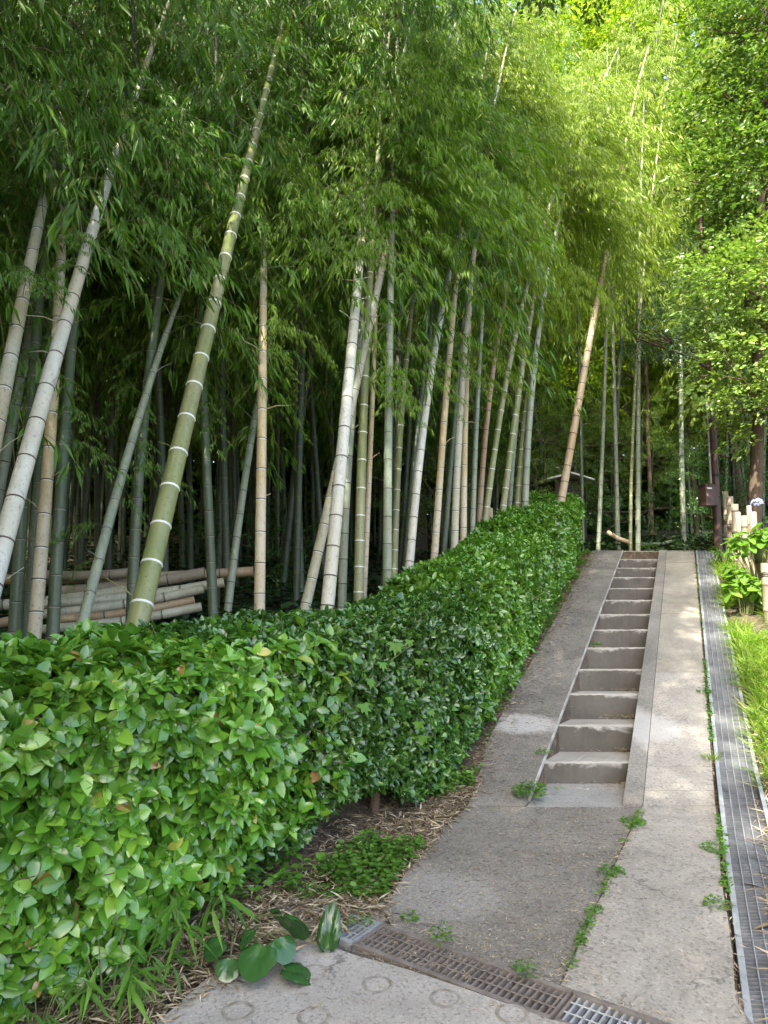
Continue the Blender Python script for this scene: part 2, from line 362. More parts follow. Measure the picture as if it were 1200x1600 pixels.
# ------------------------------------------------------------------ terrain
dr_U0, dr_U1 = hit(488, 1402), hit(1070, 1606)
dr_L0, dr_L1 = hit(448, 1442), hit(915, 1602)
drain_dir = (dr_U1 - dr_U0); drain_dir /= np.linalg.norm(drain_dir)
drain_n = np.array([-drain_dir[1], drain_dir[0]])
drain_w = float(np.mean([np.dot(dr_U0 - dr_L0, drain_n), np.dot(dr_U1 - dr_L1, drain_n)]))
dr_org = dr_L0 - drain_dir * .15
dr_len = 2.6
def in_drain(x, y, pad=0):
    d = np.array([x, y]) - dr_org; a = d @ drain_dir; b = d @ drain_n
    return -.05 < a < dr_len + .5 and -pad < b < drain_w + pad
def terrain():
    ss = np.concatenate([[-300, -150, -80, -50, -35, -25, -18, -13, -10, -8, -6.5, -5.5], np.arange(-5, -2.4, .2), np.arange(-2.4, -1.16, .04), [-1.14, -1.12, -.83, -.53, -.51, -.47, -.3, -.1, .06, .12, .15, .28, .41, .44, .5],
                         np.arange(.6, 2.2, .1), [2.5, 3, 3.6, 4.5, 6, 8, 11, 15, 20, 30, 50, 90, 150, 300]])
    ys = np.concatenate([[-300, -150, -70, -40, -25, -15, -10, -6, -3, -1, 0, 1, 1.6, 2.0], np.arange(2.2, 5.3, .04), np.arange(5.3, 14, .12), np.arange(14, 24, .5), np.arange(25, 45, 2), [50, 60, 75, 100, 150, 220, 320, 500]])
    V = []; far = 0
    for y in ys:
        for s in ss:
            x = sx(s, y); z = G(x, y)
            d = 0
            if D0 - .02 < y < D1 - .1 and -1.13 <= s <= -.52: d = .6
            elif y < D0 - .02 and s > -1.45 and y > 1.9 and s < .1: d = .05
            elif D0 - .02 < y < D1 and (-1.5 < s < -1.13 or -.52 < s < .1): d = .05
            if y < D1 and .145 < s < .43 and y > 1.9: d = .28
            if in_drain(x, y, -.01): d = .22
            elif in_drain(x, y, .03): d = max(d, .02)
            if y < 4.4 and s > -2.2 and s < -1.4: d = max(d, .03)
            amp = 0 if (s > -1.5 and s < .55 and y < D1) else min(1, max(0, abs(s + .5) - 1.0)) 
            nz = mnoise.noise(Vector((x * 1.1, y * 1.1, 0))) * .06 + mnoise.noise(Vector((x * 5, y * 5, 3))) * .018
            if -1.75 < s < -1.4 or .45 < s < .8: nz = mnoise.noise(Vector((x * 7, y * 7, 3))) * .014
            V.append((x, y, z - d + nz * amp - (.0 if d else .004)))
    n = len(ss); a = np.arange(len(ys) - 1)[:, None] * n; b = np.arange(n - 1)[None]
    F = np.stack([a + b, a + b + 1, a + n + b + 1, a + n + b], -1).reshape(-1, 4)
    mb = MB(); mb.add(V, F); o = mb.build('ground', SOIL); tag(o, kind='structure')
terrain()

# ------------------------------------------------------------------ pavements
LE = lambda y: -1.536 - .11 * smooth((y - D0) / 1.2) - .02 * max(0, y - D0) / (D1 - D0)          # left edge of the ramp, next to the hedge
def wob(y, k): return .025 * mnoise.noise(Vector((y * 1.3, k, 0))) + .012 * mnoise.noise(Vector((y * 6, k, 5)))
mb = MB(); strip(mb, lambda y: LE(y) + wob(y, 1), -1.150, list(np.arange(D0 + .01, D1, .16)) + [D1, D1 + .5], .010, .62); tag(mb.build('ramp', ASPH, smooth=False), kind='structure')
mb = MB(); strip(mb, -1.150, -1.137, [D0 + .1] + list(np.arange(D0 + .6, D1, .5)) + [D1], .013, .025); tag(mb.build('stair_edge_strip', EDGE, smooth=False), kind='structure')
mb = MB(); strip(mb, -.505, -.373, [D0 + .01] + list(np.arange(D0 + .5, D1, .5)) + [D1, D1 + .5], .022, .62); tag(mb.build('kerb', KERB, smooth=False), kind='structure')
# light lane, cast in bays with open joints
jy = [hit(1040, 1238)[1], hit(1040, 1200)[1], hit(1050, 1052)[1], hit(1050, 960)[1], hit(1050, 880)[1]]
def bays(y0, y1): return [y0] + [y for y in np.arange(math.ceil(y0 * 2) / 2 + .25, y1 - .1, .5)] + [y1]
cuts = [D0 + .0] + jy + [D1 + .5]
for i in range(len(cuts) - 1):
    mb = MB(); strip(mb, -.369, lambda y: .108 + wob(y, 4) * .4, bays(cuts[i] + .004, cuts[i + 1] - .004), .012, .5)
    tag(mb.build('path', AGG if i < 3 else AGG2, smooth=False), kind='structure')
Zt = lambda off: (lambda x, y: Z(y) + off)
H = lambda px, py: tuple(hit(px, py))
# landing asphalt and the near part of the lane
jt, jb = hit(1000, 1270), hit(892, 1512)
up0 = dr_org + drain_n * (drain_w + .012)
def on_up(x):                      # a point of the drain's upper edge for a given x
    k = (x - up0[0]) / drain_dir[0]; return up0 + drain_dir * k
jn = jt + (jb - jt) * float(((up0 - jt) @ drain_n) / ((jb - jt) @ drain_n))       # where the joint meets the drain
pa = [H(728, 1262), H(690, 1300), H(648, 1350), H(622, 1385), H(600, 1425), tuple(on_up(hit(612, 1440)[0])), tuple(jn + [-.012, 0]), tuple(jt + [-.012, 0]), (sx(-.40, D0 - .01), D0 - .012)]
pa[0] = (sx(-1.536, D0), D0 - .012)
mb = MB(); slab(mb, pa, Zt(.008), .12); tag(mb.build('landing', ASPH, smooth=False), kind='structure')
rr = [(sx(.108, D0), D0 - .002)]; 
for y in np.arange(D0 - .4, 2.3, -.3): rr.append((sx(.108 + wob(y, 7) * .6, y), y))
yy = rr[-1][1]; lowc = on_up(rr[-1][0])
pb = [(sx(-.369, D0) , D0 - .002), tuple(jt), tuple(jn)]
k = [q for q in rr if (np.array(q) - up0) @ drain_n > .03]
pb = pb + [tuple(on_up(k[-1][0] - .0))] + k[::-1]
pb = [pb[i] for i in range(len(pb))]
mb = MB(); slab(mb, pb, Zt(.012), .12); tag(mb.build('path', AGG, smooth=False), kind='structure')
mb = MB(); slab(mb, [tuple(on_up(-.30)), tuple(on_up(1.45)), tuple(on_up(2.0)), (sx(.09, 3.2), 3.2), (sx(.09, D0), D0 - .03), (sx(-1.3, D0), D0 - .03), H(660, 1350), H(620, 1400)], Zt(-.006), .04); tag(mb.build('mortar_bed', MORT, smooth=False), kind='structure')
# near slab and rough mortar bed beside the drain
lo0 = dr_org - drain_n * .012
def on_lo(k, off=0): return tuple(lo0 + drain_dir * k - drain_n * off)
e1 = [hit(452, 1462), hit(560, 1500), hit(640, 1522), hit(740, 1556), hit(860, 1600)]
mb = MB(); slab(mb, [on_lo(.02), *[tuple(p + drain_n * 0) for p in e1], on_lo(3.0, .25), on_lo(3.0)], Zt(.0), .1); tag(mb.build('mortar_bed', MORT, smooth=False), kind='structure')
near = [tuple(p - drain_n * .004) for p in e1] + [(2.6, 2.1), (2.0, .4), (-1.6, .4), (-1.35, 1.6), H(250, 1602), H(330, 1530), H(400, 1500)]
mb = MB(); slab(mb, near, Zt(.018), .12); slabo = tag(mb.build('pavement', SLABC, smooth=False), kind='structure')
def ring(px, py, r=.062):
    c = hit(px, py); mb = MB(); n = 28; V = []; 
    for i in range(n):
        a = 2 * math.pi * i / n; j = .004 * mnoise.noise(Vector((c[0] * 9 + math.cos(a) * 2, math.sin(a) * 2, 1)))
        for rr_, dz in ((r - .016 + j, .0185), (r - .008 + j, .0215), (r + j, .0185)):
            x, y = c[0] + math.cos(a) * rr_, c[1] + math.sin(a) * rr_; V.append((x, y, Z(y) + dz))
    F = [[3 * i + k, 3 * i + k + 1, 3 * ((i + 1) % n) + k + 1, 3 * ((i + 1) % n) + k] for i in range(n) for k in (0, 1)]
    mb.add(V, F); mb.build('ring_groove', GROOVE, slabo)
for q in [(490, 1527), (590, 1546), (696, 1568), (372, 1588), (490, 1597), (800, 1592), (620, 1640), (500, 1680), (730, 1660), (380, 1660)]: ring(*q)
# stair
NS = 13; run = (D1 - 5.90) / (NS - 1)
mb = MB(); slab(mb, [(sx(-1.146, D0), D0 - .01), (sx(-.505, D0), D0 - .01), (sx(-.505, 5.9), 5.9), (sx(-1.146, 5.9), 5.9)], lambda x, y: .006, .1)
tag(mb.build('pavement', APRON, smooth=False), kind='structure')
stair = bpy.data.objects.new('stairs', None); COL.objects.link(stair); stair.location = (sx(-.8, D0), D0, 0); tag(stair, kind='structure')
zp = 0
for k in range(NS):
    y0 = 5.90 + run * k; y1 = y0 + run + .02; z1 = SL * (y0 - D0) + random.uniform(-.006, .006)
    if k == NS - 1: y1 = D1 + .5; 
    mb = MB(); a0, a1 = -1.148, -.503
    # bevelled, slightly worn nosing
    nb = 21; xs = np.linspace(0, 1, nb); prof = [(0, zp - .10), (0, z1 - .012), (.010, z1 - .002), (.02, z1), (y1 - y0, z1 - .055)]
    V = []
    for j in range(len(prof)):
        for i in range(nb):
            yy_ = y0 + prof[j][0]; w_ = .009 * mnoise.noise(Vector((i * .8, k * 5.1, j * .4)))
            if j in (0, 4): w_ = 0
            V.append((sx(a0 + (a1 - a0) * xs[i], yy_), yy_ + (w_ if j < 3 else 0), prof[j][1] + w_ * .8))
    F = [[j * nb + i, j * nb + i + 1, (j + 1) * nb + i + 1, (j + 1) * nb + i] for j in range(4) for i in range(nb - 1)]
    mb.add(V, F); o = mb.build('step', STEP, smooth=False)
    o.parent = stair; o.matrix_parent_inverse = Matrix.Translation(-Vector(stair.location))
    zp = z1

# ------------------------------------------------------------------ drain gratings
def channel_panel(y0, y1, label):
    base = (sx(.28, y0), y0, Z(y0)); r = empty('drain_grating', base, label, 'drain grating', 'gratings in a line beside the path')
    z = lambda y: Z(y)
    fr = MB(); strip(fr, .135, .163, [y0 + .003, y1 - .003], .012, .05); strip(fr, .412, .440, [y0 + .003, y1 - .003], .012, .05)
    fr.build('frame', GALV, r, base, smooth=False)
    b = MB(); n = int((y1 - y0) / .030)
    for i in range(n + 1):
        y = y0 + .012 + (y1 - y0 - .024) * i / n
        a, c = sx(.163, y), sx(.412, y); zz = z(y) + .004
        box(b, ((a + c) / 2, y, zz - .012), (c - a, .0075 if 0 < i < n else .012, .024))
    b.build('bearing_bars', DARKG, r, base, smooth=False)
    q = MB()
    for s in (.21, .262, .314, .366):
        tube(q, [(sx(s, y0 + .008), y0 + .008, z(y0 + .008) + .006), (sx(s, y1 - .008), y1 - .008, z(y1 - .008) + .006)], .0032, 6)
    q.build('cross_rods', GALV, r, base)
posw = ['nearest grating of the line beside the path, partly under dry grass', 'second grating from the camera in the line beside the path', 'third grating from the camera beside the path, just below the sunlit joint', 'fourth grating up beside the path, above the sunlit joint', 'fifth grating up from the camera, with grass hanging over its right rim',
        'sixth grating up beside the path, grass over its right rim', 'seventh grating up beside the path, level with the middle of the grass', 'eighth grating up beside the path, near the hydrangea', 'ninth grating up, just below the crest of the path', 'last grating of the line at the crest of the path']
ye = list(np.linspace(2.45, D1, 11))
for i in range(10): channel_panel(ye[i], ye[i + 1], posw[i])

def drain_panel(k0, k1, mat, mat2, label):
    e, n_ = drain_dir, drain_n; b0 = dr_org + e * k0; W = drain_w
    base = (b0[0], b0[1], Z(b0[1])); r = empty('drain_grating', base, label, 'drain grating', 'gratings across the foot of the path')
    def pt(a, b, dz): q = b0 + e * a + n_ * b; return (q[0], q[1], Z(q[1]) + dz)
    L = k1 - k0
    def bar(m_, a0, b0_, a1, b1, half, top, dep):
        p0, p1 = np.array(pt(a0, b0_, top)), np.array(pt(a1, b1, top)); d = p1 - p0; d /= np.linalg.norm(d)
        pr = np.cross(d, (0, 0, 1)); pr /= np.linalg.norm(pr); pr *= half; dn = np.array([0, 0, -dep])
        V = [p0 - pr, p0 + pr, p1 + pr, p1 - pr]; V += [v + dn for v in V]
        m_.add(V, [[0, 1, 2, 3], [7, 6, 5, 4], [0, 4, 5, 1], [1, 5, 6, 2], [2, 6, 7, 3], [3, 7, 4, 0]])
    f = MB()
    for b in (.014, W - .014): bar(f, .004, b, L - .004, b, .014, .016, .04)
    for a in (.008, L - .008): bar(f, a, .028, a, W - .028, .005, .015, .03)
    f.build('frame', mat, r, base, smooth=False)
    m = MB(); nb = int(L / .028)
    for i in range(1, nb): bar(m, L * i / nb, .028, L * i / nb, W - .028, .0042, .012, .026)
    m.build('bearing_bars', mat2, r, base, smooth=False)
    q = MB()
    for b in (.36, .66): tube(q, [pt(.012, W * b, .013), pt(L - .012, W * b, .013)], .0035, 6)
    q.build('cross_rods', mat2, r, base)
kseam = float((hit(590, 1453) - dr_org) @ drain_dir); kseam2 = float((hit(900, 1552) - dr_org) @ drain_dir)
drain_panel(.0, kseam - .004, GALV, GALV, 'grey galvanised grating at the hedge end of the cross drain')
drain_panel(kseam + .004, kseam2 - .004, RUST, RUST, 'rusty brown grating in the middle of the cross drain')
drain_panel(kseam2 + .004, kseam2 + 1.0, RUST, GALV, 'grating with grey bars at the lower right end of the cross drain')

# ------------------------------------------------------------------ leaf templates
def lance(L=1., W=.14, fold=.25, droop=.12):
    """narrow leaf, four triangles"""
    V = np.array([[0, 0, 0], [.35, W / 2, fold * W / 2], [.35, 0, 0], [.35, -W / 2, fold * W / 2], [1, 0, -droop]]) * L
    V[1:4, 2] -= droop * .12 * L
    return V, np.array([[0, 2, 1], [0, 3, 2], [1, 2, 4], [2, 3, 4]])
def lance2(W=.14): return np.array([[0, 0, 0], [.4, W / 2, .02], [1, 0, -.1], [.4, -W / 2, .02]]), np.array([[0, 3, 2], [0, 2, 1]])
def oval(W=.5, fold=.22, curl=.22, ws=(0, .62, 1, .82, .42, 0), ts=(0, .16, .42, .70, .88, 1)):
    V = []; 
    for t, q in zip(ts, ws):
        h = W / 2 * q; z = -curl * t * t
        V += [(t, h, z + fold * h), (t, 0, z), (t, -h, z + fold * h)]
    F = []
    for i in range(len(ts) - 1):
        a = 3 * i; F += [[a, a + 1, a + 4, a + 3], [a + 1, a + 2, a + 5, a + 4]]
    return np.array(V, float), np.array(F)
def merge(tv, tf, pos, rot, sc):
    sc = np.asarray(sc)[:, None, None]
    V = np.einsum('nij,mj->nmi', rot, tv) * sc + np.asarray(pos)[:, None]
    F = tf[None] + (np.arange(len(pos)) * len(tv))[:, None, None]
    return V.reshape(-1, 3), F.reshape(-1, tf.shape[1])
def dirs_to_rot(D, roll=.5, updown=1.):
    """x axis along D, z axis mostly up"""
    D = D / np.linalg.norm(D, axis=1)[:, None]
    up = np.tile([0, 0, updown], (len(D), 1)) + rng.normal(0, roll, D.shape)
    Y = np.cross(up, D); Y /= np.linalg.norm(Y, axis=1)[:, None] + 1e-9
    return np.stack([D, Y, np.cross(D, Y)], 2)

def bamboo_branch(seed, L=1.5, subs=11, fans=6, leaf=.125, lw=.165, quads=False, per=4):
    """one arching side branch with drooping leafy twigs; returns (leaf verts, faces, twig verts, faces)"""
    g = np.random.default_rng(seed)
    t = np.linspace(0, 1, 8); up = g.uniform(.35, .7); dr = g.uniform(.9, 1.45)
    bend = g.normal(0, .18)
    main = np.stack([L * t * (1 - .12 * t), L * bend * t ** 2, L * (up * t - dr * t ** 2.1)], 1)
    tw = MB(); tube(tw, main, np.linspace(.006, .0018, 8), 3, cap=False)
    LP, LD = [], []
    for i in range(subs):
        u = .18 + .82 * (i + g.uniform(0, .6)) / subs; u = min(u, 1)
        b = np.array([np.interp(u, t, main[:, k]) for k in range(3)])
        side = (-1) ** i * g.uniform(.3, 1.1); l = L * g.uniform(.22, .38) * (1.15 - .4 * u)
        d = np.array([math.cos(side), math.sin(side), g.uniform(-.1, .3)])
        q = np.linspace(0, 1, 5); path = b + l * (q[:, None] * d - np.outer(q ** 2, [0, 0, g.uniform(.5, 1.0)]))
        tube(tw, path, np.linspace(.0028, .0012, 5), 3, cap=False)
        for j in range(fans):
            v = (j + .6) / fans; p = np.array([np.interp(v, q, path[:, k]) for k in range(3)])
            tdir = d - np.array([0, 0, 2 * v * .7])
            for m in range(per):
                h = g.normal(0, .75)
                dd = np.array([tdir[0] * math.cos(h) - tdir[1] * math.sin(h), tdir[0] * math.sin(h) + tdir[1] * math.cos(h), tdir[2] * .5 - g.uniform(.5, 2.3)])
                LP.append(p + g.normal(0, .02, 3)); LD.append(dd)
    LP, LD = np.array(LP), np.array(LD)
    tv, tf = lance2(lw) if quads else lance(1, lw)
    V, F = merge(tv, tf, LP, dirs_to_rot(LD, .45), g.uniform(.7, 1.25, len(LP)) * leaf)
    return V, F, np.concatenate(tw.V), np.concatenate([l.reshape(-1, 4) for l in tw.L])
BR = [bamboo_branch(s) for s in range(8)]
BRF = [bamboo_branch(50 + s, 1.7, 9, 4, .17, .15, True, 4) for s in range(6)]

def crown(mb, path, hs, L0, templ, scale=1., per=2, bias=None, dens=1., seed=0, azr=None, clump=None):
    """branches set on a culm path; hs = height of each path node along the culm"""
    g = np.random.default_rng(seed); H_ = hs[-1]; tot = {}
    az = g.uniform(0, 6.28)
    idx = [i for i in range(len(hs)) if hs[i] >= L0]
    for i in idx:
        fr = (hs[i] - L0) / max(.1, H_ - L0)
        for k in range(per):
            if g.random() > dens: continue
            az += 2.4 + g.normal(0, .5)
            a = az if bias is None or g.random() > bias[1] else bias[0] + g.normal(0, .7)
            if azr is not None: a = azr[0] + g.uniform(-1, 1) * azr[1]
            sc = scale * (g.uniform(.55, 1.3)) * (1.0 - .45 * fr) * (.65 + .35 * min(1, fr * 5 + .3))
            if clump is not None:
                tip = Vector(path[i]) + Vector((math.cos(a), math.sin(a), -.3)) * 1.1 * sc
                if mnoise.noise(tip * .62) < clump: continue
            tot.setdefault(int(g.integers(len(templ))), []).append((path[i], a, sc, g.normal(0, .15)))
    for ti, lst in tot.items():
        V, F, TV, TF = templ[ti]
        pos = np.array([q[0] for q in lst]); az_ = np.array([q[1] for q in lst]); sc = np.array([q[2] for q in lst]); tl = np.array([q[3] for q in lst])
        rot = euler(g.normal(0, .1, len(lst)), tl, az_)
        scatter(mb, V, F, pos, rot, sc, 0); scatter(mb, TV, TF, pos, rot, sc, 1)

def culm_path(pts, Hlen, arch=.25, seed=0):
    """pts: world points from low to high; extended down to the ground and on up to length Hlen"""
    pts = np.array(pts, float); g = np.random.default_rng(seed)
    z = pts[:, 2]; deg = 2 if len(z) > 2 else 1
    cx = np.polyfit(z, pts[:, 0], deg); cy = np.polyfit(z, pts[:, 1], deg)
    dz = .05; z0 = z[0]
    sx0, sy0 = np.polyval(np.polyder(cx), z0), np.polyval(np.polyder(cy), z0)
    zb = z0
    while zb > G(np.polyval(cx, z0) + sx0 * (zb - z0), np.polyval(cy, z0) + sy0 * (zb - z0)) - .03 and zb > -1: zb -= .02
    out = [np.array([np.polyval(cx, z0) + sx0 * (zb - z0), np.polyval(cy, z0) + sy0 * (zb - z0), zb])]
    h = 0; hs = [0.]; ztop = z[-1]; q = out[0].copy()
    sxt, syt = np.polyval(np.polyder(cx), ztop), np.polyval(np.polyder(cy), ztop)
    az = math.atan2(syt, sxt)
    while h < Hlen:
        st = (.20 + .10 * min(1, h / 2.5)) * (1 if h < Hlen * .6 else .85) * g.uniform(.96, 1.04)
        if q[2] < z0: d = np.array([sx0, sy0, 1])
        elif q[2] < ztop: d = np.array([np.polyval(np.polyder(cx), q[2]), np.polyval(np.polyder(cy), q[2]), 1])
        else:
            f = max(0, (q[2] - ztop)) / 6; d = np.array([sxt + arch * f * math.cos(az), syt + arch * f * math.sin(az), 1])
        q = q + st * d / np.linalg.norm(d); h += st; out.append(q.copy()); hs.append(h)
    return np.array(out), np.array(hs)
def culm_mesh(mb, path, hs, r0, seg=14, style=0, taper=.85):
    """style 0: pale bloom + dark line; 1: white ring; far culms use few sides"""
    Ht = hs[-1]; P_, Rr, M_ = [], [], []
    for i in range(len(hs)):
        r = r0 * max(.12, 1 - taper * (hs[i] / Ht) ** 1.25)
        d = path[min(i + 1, len(hs) - 1)] - path[max(i - 1, 0)]; d /= np.linalg.norm(d)
        if i > 0:
            b = r0 * (.20 if style == 0 else .11); c_ = r0 * .09
            rows = [(-b, 1.0), (-c_, 1.0), (0, 1.09), (c_, 1.03), (c_ * 2, 1.0)]
            for o, s_ in rows: P_.append(path[i] + d * o); Rr.append(r * s_)
            M_ += [1, 2 if style == 0 else 1, 2 if style == 0 else 1, 0, 0]
        else: P_.append(path[i]); Rr.append(r * 1.05); M_.append(0)
    # bands between consecutive rows
    tube(mb, P_, Rr, seg, np.array(M_[:-1]) if False else np.array([M_[j] for j in range(len(P_) - 1)]))
def leaves_obj(mb, parent, base, mat=None, name='foliage'): return mb.build(name, [mat or BAM, TWIGG], parent, base, smooth=True)

BG = 'bamboos standing in the grove'
def bamboo(label, pts, dia, col, L0, Hlen=11, cs=1., dens=1., bias=None, seed=0, arch=.3, style=None, low=(), leafmat=None, per=2, group=BG, pix=True, templ=None, seg=14):
    if pix:
        n = len(pts); W_ = [P(*p) for p in pts]
    else: W_ = pts
    path, hs = culm_path(W_, Hlen, arch, seed)
    base = path[0].copy(); r = empty('bamboo', base, label, 'bamboo', group)
    if style is None: style = 1 if col in ('green', 'olive') else 0
    m = MB(); culm_mesh(m, path, hs, dia / 2, seg, style)
    gg = np.random.default_rng(seed + 55); kb = [i for i in range(3, len(hs)) if 1.4 < hs[i] < L0 + .6]
    for i in gg.choice(kb, min(len(kb), 4), replace=False) if len(kb) else []:
        a_ = gg.uniform(0, 6.28); l_ = gg.uniform(.05, .35); q0 = path[i]; dd_ = np.array([math.cos(a_), math.sin(a_), gg.uniform(.3, 1.1)])
        tube(m, [q0, q0 + dd_ * l_ * .5, q0 + dd_ * l_ - [0, 0, l_ * .15]], [.005, .0035, .002], 5, 0)
    m.build('culm', [CM[col], {'dark': RM, 'white': CM['white'], 'grey': RM, 'brown': CM['brown']}.get(col, RW), RD], r, base)
    c = MB(); crown(c, path, hs, L0, templ or BR, cs * 1.05, 3, bias, dens, seed + 100, clump=.05)
    for (h0, azm, k) in low:          # single low side branches
        i = int(np.argmin(abs(hs - h0))); crown(c, path[i:i + 2], np.array([0, .01]), -1, BR, k, 1, None, 1, seed + 7, (azm, .5))
    if c.n: leaves_obj(c, r, base, leafmat)
    return r

